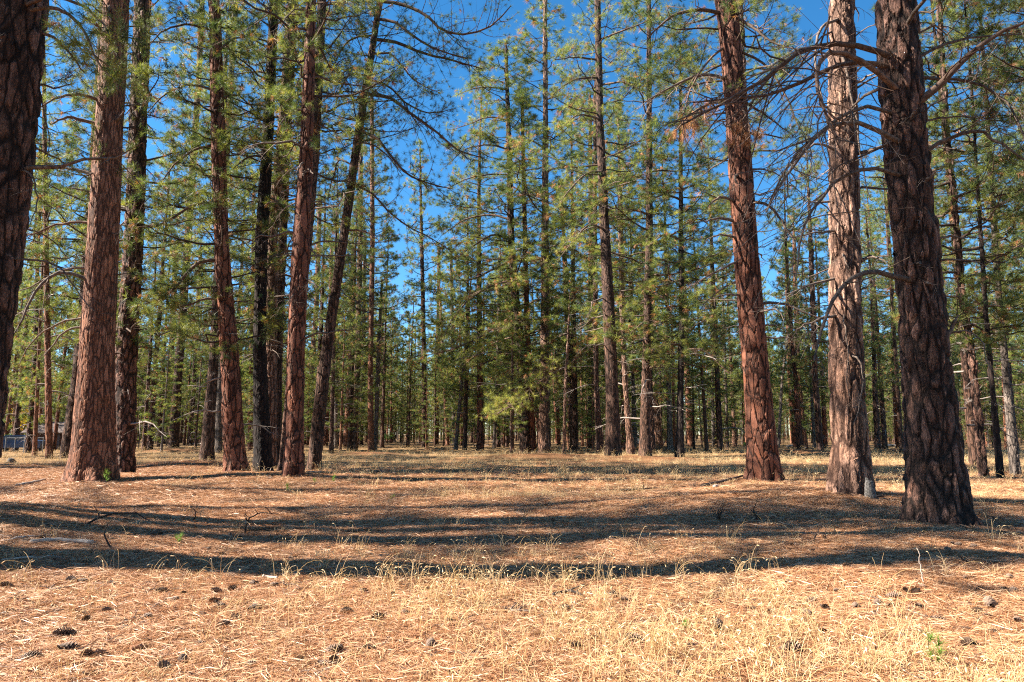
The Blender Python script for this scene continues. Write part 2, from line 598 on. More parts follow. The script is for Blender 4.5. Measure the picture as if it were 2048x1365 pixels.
def dress(g, P, r0, rng, mode='live', dens=1.0, tuft=.2, nneed=20, nw=.007, k=5, twigk=3, brown=0.06, t0=.3, wood=0,
          curl=.35, sublen=.3, ntw=5, tip_r=.006, droop=0.0, yl=0.0):
    """a branch along P with side twigs, their own twigs, and needle tufts on the live ones"""
    N_ = len(P)
    L_ = np.linalg.norm(np.diff(P, axis=0), axis=1).sum()
    rr = np.linspace(1, 0, N_) ** .8 * (r0 - tip_r) + tip_r
    g.tubes(P, rr, k, wood)
    ns = max(2, int(L_ * 3.6 * dens))
    t = np.sort(rng.uniform(t0, .98, ns))
    fi = t * (N_ - 1)
    i = np.clip(fi.astype(int), 0, N_ - 2)
    fr = (fi - i)[:, None]
    B = P[i] * (1 - fr) + P[i + 1] * fr
    T = unit(P[i + 1] - P[i])
    Sd = unit(np.cross(T, np.array([0, 0, 1.0]) + .01))
    sg = np.where(np.arange(ns) % 2 == 0, 1, -1)[:, None] * np.where(rng.rand(ns, 1) < .15, -1, 1)
    an = np.radians(rng.uniform(30, 75, (ns, 1)))
    d = T * np.cos(an) + Sd * sg * np.sin(an) + np.array([0, 0, 1]) * rng.uniform(-.45, .35, (ns, 1))
    d = unit(d)
    ln = (L_ * sublen * (1.25 - t) * rng.uniform(.55, 1.25, ns) + .18)[:, None]

    def curve(B, d, ln, n, cu, up):
        s = np.linspace(0, 1, n)[None, :, None]
        k1 = rng.normal(size=(len(B), 1, 3)) * cu
        k2 = rng.normal(size=(len(B), 1, 3)) * cu * .6
        u_ = np.array([0, 0, 1.0]) * (up + rng.uniform(-.15, .15, (len(B), 1, 1)))
        return B[:, None] + ln[:, None] * (d[:, None] * s + k1 * s * s * .6 + k2 * np.sin(s * 4.2) * .22 + u_ * s * s)

    up = .3 if mode == 'live' else -.3
    Q = curve(B, d, ln, ntw, curl, up - droop)
    g.tubes(Q, np.linspace(1, .45, ntw)[None] * np.clip(r0 * .28 * (ln / .9) ** .5, .0035, .02), twigk, wood)
    # second order
    per = 3 if mode != 'sparse' else 2
    j = np.repeat(np.arange(ns), per)
    s2 = np.tile(np.linspace(.35, .85, per), ns) + rng.uniform(-.12, .12, ns * per)
    fj = np.clip(s2 * (ntw - 1), 0, ntw - 1.001)
    jj = fj.astype(int)
    ff = (fj - jj)[:, None]
    B2 = Q[j, jj] * (1 - ff) + Q[j, jj + 1] * ff
    T2 = unit(Q[j, jj + 1] - Q[j, jj])
    S2 = unit(np.cross(T2, rng.normal(size=T2.shape) * .6 + np.array([0, 0, 1.0])))
    sg2 = np.where(np.arange(len(j)) % 2 == 0, 1, -1)[:, None]
    d2 = unit(T2 * .75 + S2 * sg2 * .7 + np.array([0, 0, .12]))
    l2 = ln[j] * rng.uniform(.28, .5, (len(j), 1)) + .05
    Q2 = curve(B2, d2, l2, 4, curl * 1.1, up * .8)
    g.tubes(Q2, np.broadcast_to(np.linspace(.0042, .003, 4), Q2.shape[:2]) * (1 if twigk == 3 else 1), twigk, wood)
    if mode in ('live', 'brown', 'sparse'):
        E = np.concatenate([Q[:, -1], Q2[:, -1], Q[:, -2], P[-1:]])
        Ed = np.concatenate([Q[:, -1] - Q[:, -2], Q2[:, -1] - Q2[:, -2], Q[:, -2] - Q[:, -3], P[-1:] - P[-2:-1]])
        keep = rng.rand(len(E)) < (.93 if mode == 'live' else .75)
        keep[len(Q) + len(Q2):-1] &= rng.rand(len(Q)) < .6
        E, Ed = E[keep], unit(Ed[keep]) + np.array([0, 0, .25])
        sz = tuft * rng.uniform(.75, 1.2, len(E))
        base_t = np.clip(yl + (1 - yl) * rng.beta(1.5, 1.7, len(E)), 0, 1) * .86
        isb = rng.rand(len(E)) < (brown if mode != 'brown' else 1.0)
        if (~isb).any():
            g.tufts(E[~isb], Ed[~isb], sz[~isb], nneed, nw, rng, 1, base_t[~isb])
        if isb.any():
            Edb = Ed[isb] * .5 - np.array([0, 0, .55])
            g.tufts(E[isb], Edb, sz[isb] * .9, nneed, nw, rng, 2, rng.uniform(0, 1, isb.sum()), spread=(5, 60), grav=.3)


def crown_mesh(name, seed, H, hb, Lmax, step=.36, dens=1.0, tuft=.2, nneed=20, nw=.007, twigk=3, k=5, dead_from=None,
               brown=.05, ntw=5, shape=.8, low_droop=.5, rb=.075, thin=0.0):
    rng = np.random.RandomState(seed)
    g = Geo()
    z = hb
    ga = rng.uniform(0, 6.28)
    while z < H - .3:
        q = (z - hb) / (H - hb)
        prof = min(1.0, .55 + q * 2.2) * (1 - max(0, q - .22) / .80) ** shape
        L_ = Lmax * prof * rng.uniform(.6, 1.15) + .25
        if rng.rand() < .18:
            L_ *= .55
        ga += 2.4 + rng.normal() * .35
        d = np.array([math.cos(ga), math.sin(ga), 0])
        pitch = (-low_droop * (1 - q) + .75 * q) + rng.normal() * .12
        n = 7
        s = np.linspace(0, 1, n)
        lat = np.array([-d[1], d[0], 0]) * rng.normal() * .18
        zz = pitch * s * .55 + (.33 * (1 - q) + .1) * s ** 2.2 * 0.9
        P = np.array([0, 0, z]) + L_ * (d[None] * s[:, None] * .95 + lat[None] * (s ** 2)[:, None]) + np.array([0, 0, 1]) * (zz * L_)[:, None]
        P[1:-1] += rng.normal(size=(n - 2, 3)) * .02 * L_
        if rng.rand() > thin:
            dress(g, P, .012 + rb * L_ / Lmax * .55, rng, 'live', dens, tuft, nneed, nw, k, twigk, brown, t0=.3 if L_ > 1 else .1, wood=0, ntw=ntw)
        z += step * rng.uniform(.5, 1.5) * (1.0 if q < .75 else .7)
    # leader
    dress(g, np.array([[0, 0, H - .8], [0, 0.02, H - .4], [0, 0, H]]), .03, rng, 'live', 1.5, tuft, nneed, nw, 4, twigk, 0, t0=.1, ntw=ntw)
    if dead_from is not None:
        z = dead_from
        while z < hb + 1.5:
            ga += 2.4 + rng.normal() * .5
            L_ = rng.uniform(.4, 1.0) * Lmax * .75
            if rng.rand() < .35:
                L_ *= .35
            d = np.array([math.cos(ga), math.sin(ga), 0])
            n = 6
            s = np.linspace(0, 1, n)
            lat = np.array([-d[1], d[0], 0]) * rng.normal() * .25
            dr = rng.uniform(-.1, .75)
            P = np.array([0, 0, z]) + L_ * (d[None] * s[:, None] + lat[None] * (s ** 2)[:, None]) + np.array([0, 0, 1]) * ((.18 * s - dr * s ** 2.2) * L_)[:, None]
            P[1:-1] += rng.normal(size=(n - 2, 3)) * .025 * L_
            dress(g, P, .01 + .016 * L_, rng, 'dead', dens * .5, k=4, twigk=3, t0=.3, wood=3, curl=.45, ntw=4)
            z += rng.uniform(.25, .8)
    return g.mesh(name, MAT3 if 'near' in name else MATF)


# ------------------------------------------------------------------ crown and trunk variants
NEARV = [crown_mesh('crown_near', 100 + i, 30, 11.0 + i * .8, 4.0, .36, .95, .26, 32, .010, dead_from=5.0, rb=.075, brown=.09) for i in range(4)]
MIDV = [crown_mesh('crown_mid', 200 + i, 27, [4.5, 6, 7.5, 9, 5.5][i], [3.2, 2.8, 3.3, 2.9, 3.5][i], .33, 1.0, .28, 26, .013,
                   dead_from=[1.8, 2.5, 3, 3, 2][i], k=4, brown=[.10, .17, .08, .13, .09][i], ntw=4) for i in range(5)]
FARV = [crown_mesh('crown_far', 300 + i, 25, [2.2, 4, 6, 3, 8][i], [3.0, 2.5, 2.8, 3.1, 2.4][i], .43, .78, .36, 20, .026,
                   dead_from=[1.0, 1.2, 1.5, None, 1.6][i], k=3, brown=[.08, .17, .10, .08, .14][i], ntw=3) for i in range(5)]
DEADV = [crown_mesh('crown_snag', 400 + i, 15, 13.5, 1.5, .5, .5, .3, 9, .02, dead_from=1.0, k=3, ntw=4) for i in range(2)]
VH = {}
for L_, h_ in ((NEARV, 30), (MIDV, 27), (FARV, 25), (DEADV, 15)):
    for me in L_:
        VH[me.name] = h_


def trunk_geo(zs, cx, cy, R, sides, lobes=0.0, seed=0, lob_h=.45):
    """rings at heights zs around (cx, cy) of radius R; root lobes at the foot"""
    rng = np.random.RandomState(seed)
    n = len(zs)
    an = np.arange(sides) * 2 * math.pi / sides + math.pi / 2
    ph = rng.uniform(0, 6.28, 4)
    am = np.array([.5, .3, .25, .15])
    lob = sum(am[i] * np.cos(an * (3 + i * 2) + ph[i]) for i in range(4))
    e = np.exp(-np.maximum(zs, 0) / lob_h)[:, None]
    lo = sum(.012 * np.cos(an[None] * (2 + i) + ph[i] + zs[:, None] * (.5 + .3 * i)) for i in range(3))
    rad = R[:, None] * (1 + lobes * e * (lob[None] + .35) + lo)
    V = np.stack([cx[:, None] + rad * np.cos(an)[None], cy[:, None] + rad * np.sin(an)[None], np.broadcast_to(zs[:, None], rad.shape)], axis=-1)
    idx = np.arange(n * sides).reshape(n, sides)
    nx = np.roll(idx, -1, axis=1)
    Q = np.stack([idx[:-1], nx[:-1], nx[1:], idx[1:]], axis=-1).reshape(-1, 4)
    g = Geo()
    g.add(V.reshape(-1, 3), Q)
    return g


TRV = []
for i, bk in enumerate(['brown', 'orange', 'dark', 'gray', 'brown', 'red']):
    zs = np.concatenate([np.linspace(-.4, 8, 44), np.linspace(8.4, 24.6, 26)])
    rng = np.random.RandomState(50 + i)
    q = np.clip(zs / 25, 0, 1)
    bend = rng.uniform(-.35, .35, 2)
    cx = bend[0] * np.sin(q * 3.1) * q
    cy = bend[1] * np.sin(q * 3.1) * q
    R = .19 * (1 - q) ** .75 + .012 + .05 * np.exp(-np.maximum(zs, 0) / .5)
    TRV.append(trunk_geo(zs, cx, cy, R, 14, .12, i).mesh('trunk', [BARK[bk]]))

# ------------------------------------------------------------------ hand placed trees
# label, stem as (v, u, width) from foot to top in the photograph, height, bark, crown family, extra
TREES = []


def T(key, label, stem, H, bark, crown, **kw):
    TREES.append(dict(key=key, label=label, stem=stem, H=H, bark=bark, crown=crown, **kw))


T('edge', 'huge dark furrowed pine trunk cut off by the left edge of the photo', [(1035, -98, 124), (900, -68, 110), (640, -34, 104), (400, -6, 104), (0, 30, 106)], 30, 'dark', ('N', 0), side=-1)
T('broad', 'broad orange-barked pine with sunlit left edge and fire scar at its foot', [(962, 183, 96), (900, 187, 80), (760, 192, 64), (700, 194, 61), (480, 206, 55), (0, 236, 44)], 27, 'orange', ('N', 1), cs=.5)
T('second', 'dark straight pine standing just behind the broad orange pine, on its right', [(948, 246, 42), (860, 250, 38), (700, 254, 37), (480, 270, 34), (0, 288, 29)], 29, 'dark', ('M', 0))
T('tucked', 'rough pine leaning right, half hidden behind the left side of the broad orange pine', [(915, 136, 30), (760, 158, 24), (600, 172, 21), (300, 190, 17), (0, 208, 14)], 27, 'brown', ('M', 1))
T('slimred', 'slim reddish pine with sunlit edge standing left of the broad orange pine', [(917, 98, 13), (760, 96, 11), (600, 93, 10), (350, 88, 8), (0, 84, 6)], 26, 'orange', ('M', 2))
T('slimdark', 'thin dark pine in front of the brown shed, far left', [(907, 56, 11), (760, 67, 9), (600, 72, 8), (300, 80, 6)], 24, 'dark', ('F', 0))
T('mound', 'mid-distance pine on a low mound with a thin sunlit left edge', [(896, 347, 20), (760, 355, 16), (480, 376, 14), (180, 396, 11), (0, 404, 9)], 31, 'brown', ('M', 3))
T('mound2', 'dark pine close behind the left side of the pine on the low mound', [(888, 331, 15), (760, 341, 11), (500, 352, 9)], 26, 'dark', ('F', 1))
T('twiggy', 'thin pine with many bare twigs right of the pine on the low mound', [(892, 379, 10), (760, 389, 8), (500, 402, 7)], 25, 'brown', ('F', 2))
T('wide', 'plain brown tapering pine left of the curved reddish trunk', [(920, 413, 28), (860, 417, 23), (700, 430, 18), (480, 440, 16), (200, 448, 12)], 29, 'brown', ('M', 4))
T('curved', 'curved reddish trunk that bends left as it rises, left of the black trunk', [(950, 472, 46), (900, 467, 39), (760, 462, 35), (600, 450, 30), (480, 442, 26), (300, 435, 26), (0, 427, 20)], 28, 'red', ('M', 0))
T('behindcurve', 'slim pine whose upper stem shows right of the curved reddish trunk', [(905, 437, 14), (450, 446, 12), (300, 453, 12), (0, 471, 10)], 30, 'gray', ('M', 2))
T('redslip', 'very thin orange-lit pine between the curved reddish trunk and the black trunk', [(902, 500, 9), (760, 501, 8), (600, 505, 7), (400, 507, 6)], 25, 'red', ('F', 3))
T('black', 'straight black-barked pine, the darkest trunk of the left-centre cluster', [(945, 526, 36), (700, 518, 25), (480, 522, 24), (250, 537, 21), (0, 549, 17)], 29, 'black', ('N', 2))
T('twinlit', 'pine with a pale sunlit left edge right behind the black trunk', [(938, 538, 28), (700, 541, 24), (480, 544, 22), (250, 568, 18), (0, 583, 15)], 30, 'pale', ('N', 3))
T('twindark', 'slender shaded pine crossing in front of the pale-edged pine beside the black trunk', [(936, 550, 22), (700, 556, 18), (480, 566, 16), (250, 577, 13), (0, 592, 10)], 26, 'brown', ('M', 1))
T('fork', 'thick reddish pine in the left-centre cluster, left neighbour of the slanting trunk', [(952, 588, 40), (860, 589, 33), (700, 592, 33), (500, 602, 32), (300, 613, 24), (0, 622, 18)], 29, 'red', ('N', 1))
T('forkback', 'grey-brown pine rising behind the thick reddish pine and showing on its right higher up', [(948, 570, 26), (700, 590, 22), (500, 611, 21), (300, 629, 19), (0, 643, 16)], 29, 'brown', ('N', 0))
T('slant', 'slanting dark trunk leaning strongly right with long bare curved branches', [(942, 628, 26), (860, 635, 25), (760, 646, 24), (700, 653, 21), (500, 683, 18), (250, 719, 15), (0, 760, 11)], 26, 'brown', None)
T('r1', 'short visible reddish pine leaning right, between the thick reddish pine and slanting trunk', [(889, 612, 14), (760, 624, 11), (600, 634, 10), (400, 640, 8)], 25, 'orange', ('F', 1))
T('r2', 'reddish pine stem just right of the foot of the slanting trunk', [(892, 651, 9), (760, 656, 8), (500, 664, 7)], 26, 'red', ('F', 4))
T('r3', 'speckled straight pine, second stem right of the slanting trunk', [(898, 671, 8), (760, 672, 7), (500, 675, 6)], 27, 'gray', ('F', 2))
T('r4', 'yellowish-barked pine leaning right, left of the pale rough pine', [(895, 691, 11), (760, 699, 9), (500, 706, 7)], 26, 'orange', ('F', 0))
T('r5', 'pale rough pine with flared foot on the small rise right of the slanting trunk', [(900, 706, 19), (860, 708, 14), (700, 716, 11), (480, 720, 10), (200, 722, 7)], 27, 'pale', ('M', 2))
T('r6', 'dark upright pine between the pale rough pine and the straight orange pine', [(891, 722, 9), (700, 727, 8), (480, 729, 6)], 26, 'dark', ('F', 1))
T('r7', 'straight sunlit orange pine on the small rise with dead twigs', [(903, 742, 13), (760, 740, 10), (480, 745, 9), (200, 744, 7)], 28, 'orange', ('M', 1))
T('r8', 'slim pine touching the right side of the straight sunlit orange pine', [(901, 750, 9), (700, 757, 7), (570, 764, 5)], 15, 'gray', ('D', 0))
T('thin1', 'thin dark pine alone in the gap right of the straight orange pine', [(887, 762, 6), (600, 766, 5)], 22, 'brown', ('F', 2))
T('lone', 'slim dark pine standing alone left of centre with its pointed top in the sky', [(897, 850, 13), (760, 849, 10), (600, 846, 8), (480, 843, 7), (300, 840, 3)], 19, 'dark', ('M', 1), thin=True)
T('c1', 'reddish slim pine just right of the lone slim dark pine', [(889, 872, 10), (760, 875, 8), (500, 878, 6)], 24, 'red', ('F', 3))
T('c2', 'reddish pine leaning left, between the slim reddish pine and the grey pine', [(891, 895, 8), (760, 888, 6), (600, 880, 5)], 22, 'orange', ('F', 2))
T('c3', 'grey-barked pine left of the crowded centre trunks', [(892, 909, 10), (760, 906, 8), (500, 902, 6)], 25, 'gray', ('F', 1))
T('c4', 'light reddish pine stem right of the grey-barked pine', [(891, 924, 8), (700, 921, 6)], 24, 'orange', ('F', 4))
T('c5', 'dark pine stem left of the low hanging bright green branch', [(891, 966, 7), (700, 967, 6)], 25, 'dark', ('F', 0))
T('c6', 'wide short-looking dark stem under the tip of the bright green branch', [(895, 995, 12), (760, 996, 10), (600, 999, 8)], 24, 'dark', ('F', 3))
T('centre', 'leafy centre pine with drooping green boughs leaning slightly left', [(905, 1050, 22), (760, 1045, 20), (700, 1041, 19), (600, 1031, 17), (480, 1022, 14), (300, 1018, 11), (100, 1012, 6)], 36, 'dark', ('M', 4), live=True, cs=1.7)
T('centre2', 'reddish pine pressed against the right side of the leafy centre pine', [(905, 1066, 14), (700, 1056, 11), (480, 1050, 9), (200, 1044, 6)], 28, 'red', ('M', 0))
T('litcentre', 'straight pine with sunlit pale left half right of the leafy centre pine', [(906, 1088, 25), (860, 1087, 21), (760, 1089, 17), (480, 1090, 15), (250, 1091, 11), (0, 1090, 8)], 38, 'pale', ('M', 3), cs=1.35)
T('c7', 'pale crooked thin pine on the mound edge between the lit centre pine and dark pair', [(909, 1128, 7), (760, 1131, 5), (680, 1136, 4)], 13, 'pale', ('D', 1))
T('c8', 'shaded pine behind the crooked thin pine', [(900, 1147, 14), (760, 1139, 11), (500, 1128, 9)], 26, 'brown', ('F', 1))
T('c9', 'thin orange-lit pine left of the dark pair of trunks', [(893, 1165, 6), (760, 1163, 5)], 23, 'orange', ('F', 2))
T('pair1', 'left trunk of the dark pair standing close together right of centre', [(897, 1183, 13), (700, 1183, 11), (480, 1182, 10), (200, 1180, 7)], 31, 'dark', ('M', 1))
T('pair2', 'right trunk of the dark pair, with its flared foot nearer to the viewer', [(907, 1200, 15), (760, 1192, 10), (480, 1190, 9), (200, 1190, 7)], 31, 'dark', ('M', 3), cs=1.4)
T('thick', 'thick straight brown pine right of centre, widest trunk of the middle distance', [(915, 1226, 34), (860, 1226, 29), (760, 1224, 25), (600, 1217, 23), (480, 1211, 20), (250, 1200, 15), (0, 1195, 12)], 37, 'brown', ('N', 3), cs=1.0)
T('d1', 'wavy sunlit pine just right of the thick straight brown pine', [(909, 1262, 18), (860, 1257, 12), (760, 1250, 10), (600, 1243, 9), (400, 1239, 7)], 27, 'pale', ('M', 2))
T('d2', 'slender grey pine between the wavy sunlit pine and the brown pine beyond it', [(897, 1272, 7), (700, 1264, 6)], 25, 'gray', ('F', 0))
T('brown2', 'shaded brown pine on a small rise with green sprays hanging against its stem', [(913, 1291, 26), (860, 1290, 21), (760, 1292, 17), (600, 1295, 15), (480, 1298, 14), (250, 1298, 11), (0, 1298, 8)], 38, 'brown', ('M', 0), cs=1.35)
T('brown3', 'slim dark pine touching the right side of the shaded brown pine', [(908, 1306, 11), (760, 1300, 8), (500, 1303, 7)], 27, 'dark', ('F', 1))
T('twigy2', 'pink-lit pine covered in bare white twigs left of the isolated dark pine', [(893, 1318, 15), (760, 1308, 10), (550, 1306, 8)], 26, 'pale', ('M', 1))
T('darkiso', 'isolated very dark slim pine in deep shade with dark drooping boughs', [(917, 1359, 20), (860, 1360, 15), (760, 1362, 12), (600, 1364, 11), (480, 1363, 10), (200, 1362, 6)], 30, 'black', ('M', 4), cs=1.3)
T('orangeback', 'smooth pale orange pine right behind the isolated very dark pine', [(893, 1382, 13), (760, 1375, 11), (600, 1370, 9)], 26, 'orange', ('F', 4))
T('back1', 'pale grey background stem left of the red-plated pine, nearer the dark pine', [(894, 1427, 6), (700, 1424, 5)], 24, 'gray', ('F', 1))
T('back2', 'pinkish background stem close to the left side of the red-plated pine', [(894, 1470, 8), (760, 1463, 6)], 25, 'pale', ('F', 2))
T('back3', 'crooked grey stem halfway between the dark isolated pine and red-plated pine', [(895, 1456, 6), (700, 1449, 5)], 22, 'gray', ('F', 0))
T('redplate', 'red-plated pine with dark cracks at the left end of the right-hand mound', [(962, 1528, 66), (900, 1524, 58), (760, 1513, 50), (600, 1499, 47), (500, 1491, 46), (250, 1475, 42), (0, 1454, 39)], 31, 'red', ('N', 2))
T('redback', 'slender pine hidden behind the red-plated pine, its stem showing right of it at the top', [(930, 1545, 16), (600, 1510, 13), (250, 1492, 11), (0, 1481, 10)], 32, 'dark', ('N', 0))
T('leanthin', 'thin bare leaning stem right of the red-plated pine', [(897, 1557, 6), (760, 1565, 5), (580, 1590, 3)], 14, 'gray', ('D', 0))
T('trio1', 'left stem of the three reddish pines far behind, between red-plated and pale pines', [(896, 1592, 12), (760, 1580, 9), (500, 1572, 7)], 25, 'red', ('F', 3))
T('trio2', 'right and thickest stem of the three reddish pines between red-plated and pale pines', [(898, 1609, 14), (760, 1596, 10), (500, 1588, 7)], 26, 'orange', ('F', 0))
T('trio3', 'middle pale stem of the three reddish pines far behind', [(895, 1600, 6), (760, 1590, 5)], 24, 'pale', ('F', 1))
T('darkstem', 'dark stem in a tangle of bare twigs left of the pale sunlit pine', [(909, 1641, 14), (760, 1630, 11), (500, 1622, 9)], 26, 'dark', ('M', 1))
T('darkstem2', 'reddish stem hidden behind the dark twiggy stem left of the pale sunlit pine', [(897, 1651, 9), (760, 1645, 7)], 25, 'red', ('F', 2))
T('pale', 'large pale pine fully lit by the sun on the right-hand mound', [(988, 1698, 84), (950, 1702, 76), (900, 1704, 67), (760, 1696, 61), (600, 1694, 58), (400, 1692, 55), (250, 1691, 53), (0, 1689, 47)], 30, 'pale', ('N', 3), cs=.75)
T('massive', 'massive dark deeply furrowed pine at the right, nearest trunk of all, burnt at the foot', [(1047, 1879, 128), (1000, 1872, 112), (900, 1868, 96), (760, 1855, 88), (600, 1844, 80), (400, 1824, 78), (250, 1809, 78), (0, 1792, 70)], 31, 'dark', ('N', 1))
T('gap1', 'reddish slim pine in the gap between the pale pine and the massive dark pine', [(897, 1799, 13), (760, 1789, 10), (600, 1784, 8), (480, 1776, 7), (360, 1770, 4)], 21, 'red', ('M', 2))
T('gap2', 'thin dark pine stem close to the left side of the massive dark pine', [(893, 1812, 6), (700, 1806, 5)], 24, 'dark', ('F', 4))
T('rt0', 'broad-based pine standing behind the first of the three thin dark pines at the right', [(930, 1950, 19), (800, 1936, 15), (600, 1918, 12)], 30, 'brown', ('M', 3))
T('rt1', 'first of three thin dark leaning pines right of the massive pine', [(957, 1968, 16), (800, 1953, 14), (700, 1942, 13), (600, 1926, 12), (450, 1913, 12), (250, 1895, 11), (0, 1880, 9)], 28, 'dark', ('M', 0))
T('rt2', 'second of three thin dark leaning pines near the right edge', [(957, 2001, 14), (760, 1984, 10), (650, 1975, 9), (500, 1966, 8)], 21, 'black', ('M', 1))
T('rt3', 'last of three thin leaning pines at the right edge, its stem catching light', [(951, 2031, 18), (760, 2014, 13), (600, 2000, 11), (450, 1990, 10)], 24, 'gray', ('M', 4))
T('rt4', 'pale orange background stem between the thin leaning pines at the right edge', [(900, 2014, 8), (760, 2008, 7)], 25, 'orange', ('F', 1))

FAM = {'N': NEARV, 'M': MIDV, 'F': FARV, 'D': DEADV}
GROUPS = {}
INFO = {}
placed = []


def axis_at(info, z):
    return np.array([np.interp(z, info['z'], info['x']), np.interp(z, info['z'], info['y']), z])


def attach_crown(r, me, H, p0, p1, yaw, cs=1.0, name='crown'):
    """p0, p1: two points of the stem (local); crown meshes stand on z=0 and are VH high"""
    d = unit(np.array(p1) - np.array(p0))
    o = link(name, me, r)
    base = np.array(p0) - d * (p0[2] / d[2])
    s = H / VH[me.name]
    q = Vector(d).to_track_quat('Z', 'Y')
    M = Matrix.Translation(Vector(base)) @ q.to_matrix().to_4x4() @ Matrix.Rotation(yaw, 4, 'Z') @ Matrix.Diagonal((s * cs, s * cs, s, 1))
    o.matrix_basis = M
    o['kind'] = 'stuff'
    return o


for ti, tr in enumerate(TREES):
    v0, u0, w0 = tr['stem'][0]
    if tr['key'] == 'edge':
        fl = flat_at(u0, v0, .2)
        base = np.array([fl[0], fl[1], float(Hgt(*fl))])
    else:
        base = ground_hit(u0, v0)
    Y = base[1]
    pts, rad = [], []
    for (v, u, w) in tr['stem']:
        p = at(u, v, Y)
        if v == v0:
            p = base.copy()
        dep = Y * CP + (p[2] - CAMZ) * SP
        pts.append(p)
        rad.append(w * .5 * dep / F)
    pts, rad = np.array(pts), np.array(rad)
    zl = pts[:, 2] - base[2]
    xl = pts[:, 0] - base[0]
    H = tr['H']
    if zl[-1] > H - 1:
        H = zl[-1] + 1.0
    # above the last point the stem goes on, straightening
    sl = (xl[-1] - xl[-2]) / (zl[-1] - zl[-2])
    ztop = H - .15
    xt = xl[-1] + sl * (ztop - zl[-1]) * .7
    zk = np.concatenate([[-.5], zl, [ztop]])
    xk = np.concatenate([[xl[0]], xl, [xt]])
    rk = np.concatenate([[rad[0] * 1.1], rad, [.02]])
    # a steadier upper taper when only the foot is measured
    if zl[-1] < H * .5:
        zm = (zl[-1] + ztop) * .5
        zk = np.insert(zk, -1, zm); xk = np.insert(xk, -1, xl[-1] + sl * (zm - zl[-1])); rk = np.insert(rk, -1, rad[-1] * .6)
    near = Y < 32
    zvis = min(H, (Y * .66 + 2.0))
    if near:
        st = .028 + .0008 * Y
        zs = np.concatenate([np.arange(-.4, zvis, st), np.linspace(zvis + .1, ztop, 30)])
        sides = int(np.clip(2 * math.pi * rad[1] / st, 28, 110))
    else:
        zs = np.concatenate([np.arange(-.4, min(zvis, ztop - 2), .14), np.linspace(min(zvis, ztop - 2) + .15, ztop, 16)])
        sides = 18
    cx = np.interp(zs, zk, xk)
    ker = np.ones(9) / 9
    if len(cx) > 30:
        nb = max(5, int((1.2 if near else 1.5) / (zs[1] - zs[0]))) | 1
        pad = nb // 2
        cx = np.convolve(np.pad(cx, pad, mode='edge'), np.ones(nb) / nb, 'valid') if True else cx
        cx += np.interp(0, zs, np.interp(zs, zk, xk)) - np.interp(0, zs, cx)
    R = np.interp(zs, zk, rk)
    cy = np.sin(zs * .18 + ti) * .05 - math.sin(ti) * .05
    g = trunk_geo(zs, cx, cy, R, sides, .30 if near else .16, ti, .42)
    r = root('pine_tree', base, tr['label'], 'pine tree', 'pines of the park-like forest')
    r.rotation_euler = (0, 0, 0)
    link('trunk', g.mesh('trunk', [BARK[tr['bark']]]), r)
    INFO[tr['key']] = dict(root=r, base=base, Y=Y, z=zs, x=cx, y=cy, R=R, H=H)
    placed.append((base[0], base[1]))
    if tr['crown']:
        fam, k_ = tr['crown']
        me = FAM[fam][k_ % len(FAM[fam])]
        hb = H * .45
        attach_crown(r, me, H, axis_at(INFO[tr['key']], hb), axis_at(INFO[tr['key']], H - .5), ti * 1.7, tr.get('cs', 1.0))


# ------------------------------------------------------------------ individual boughs of the near trees
def bough(key, px, w0, mode='dead', dY=(0, 0), rngseed=0, dens=1.0, n=12, dropw=None, **kw):
    inf = INFO[key]
    r = inf['root']
    npx = len(px)
    P = []
    for i, (u, v) in enumerate(px):
        q = i / max(1, npx - 1)
        P.append(at(u, v, inf['Y'] + dY[0] + (dY[1] - dY[0]) * q))
    P = np.array(P) - inf['base']
    # run the root end into the stem
    a = axis_at(inf, P[0][2])
    Rl = float(np.interp(P[0][2], inf['z'], inf['R']))
    P[0] = a + (P[0] - a) * min(1.0, (Rl * .6) / (np.linalg.norm((P[0] - a)[:2]) + 1e-6))
    rng = np.random.RandomState(rngseed)
    Q = resample(P, n)
    Q[2:-1] += rng.normal(size=(n - 3, 3)) * .012
    r0 = w0 * .5 * inf['Y'] / F
    g = Geo()
    kw.setdefault('wood', 3 if mode == 'dead' else 4)
    dress(g, Q, r0, rng, mode, dens, k=7, tip_r=max(.005, r0 * .25), **kw)
    return link('branch', g.mesh('branch', MAT3), r)


B_ = 'massive'
sd = [900]


def bb(*a, **k):
    sd[0] += 1
    return bough(*a, rngseed=sd[0], **k)


DK = dict(curl=.6, sublen=.40, t0=.2, dens=1.25)
bb(B_, [(1770, 104), (1710, 90), (1650, 88), (1600, 108), (1550, 145), (1490, 182), (1420, 225), (1365, 250)], 13, dY=(-.3, -1.2), wood=4, **DK)
bb(B_, [(1780, 130), (1710, 124), (1650, 140), (1590, 172), (1520, 194), (1450, 199), (1385, 205)], 12, dY=(-.2, .8), wood=4, **DK)
bb(B_, [(1792, 172), (1745, 138), (1700, 112), (1662, 102), (1640, 122), (1634, 165), (1650, 230), (1680, 285)], 13, dY=(-.35, -1.4), wood=4, **DK)
bb(B_, [(1782, 222), (1725, 216), (1680, 234), (1640, 262), (1600, 302), (1565, 350), (1535, 415)], 9, dY=(-.2, -.6), **DK)
bb(B_, [(1795, 278), (1755, 262), (1712, 244), (1665, 253), (1630, 278), (1598, 315), (1560, 372), (1532, 425)], 11, dY=(-.3, -1.0), **DK)
bb(B_, [(1790, 344), (1742, 338), (1700, 347), (1660, 372), (1630, 412), (1610, 455), (1596, 510), (1590, 565)], 9, dY=(-.3, -1.2), **DK)
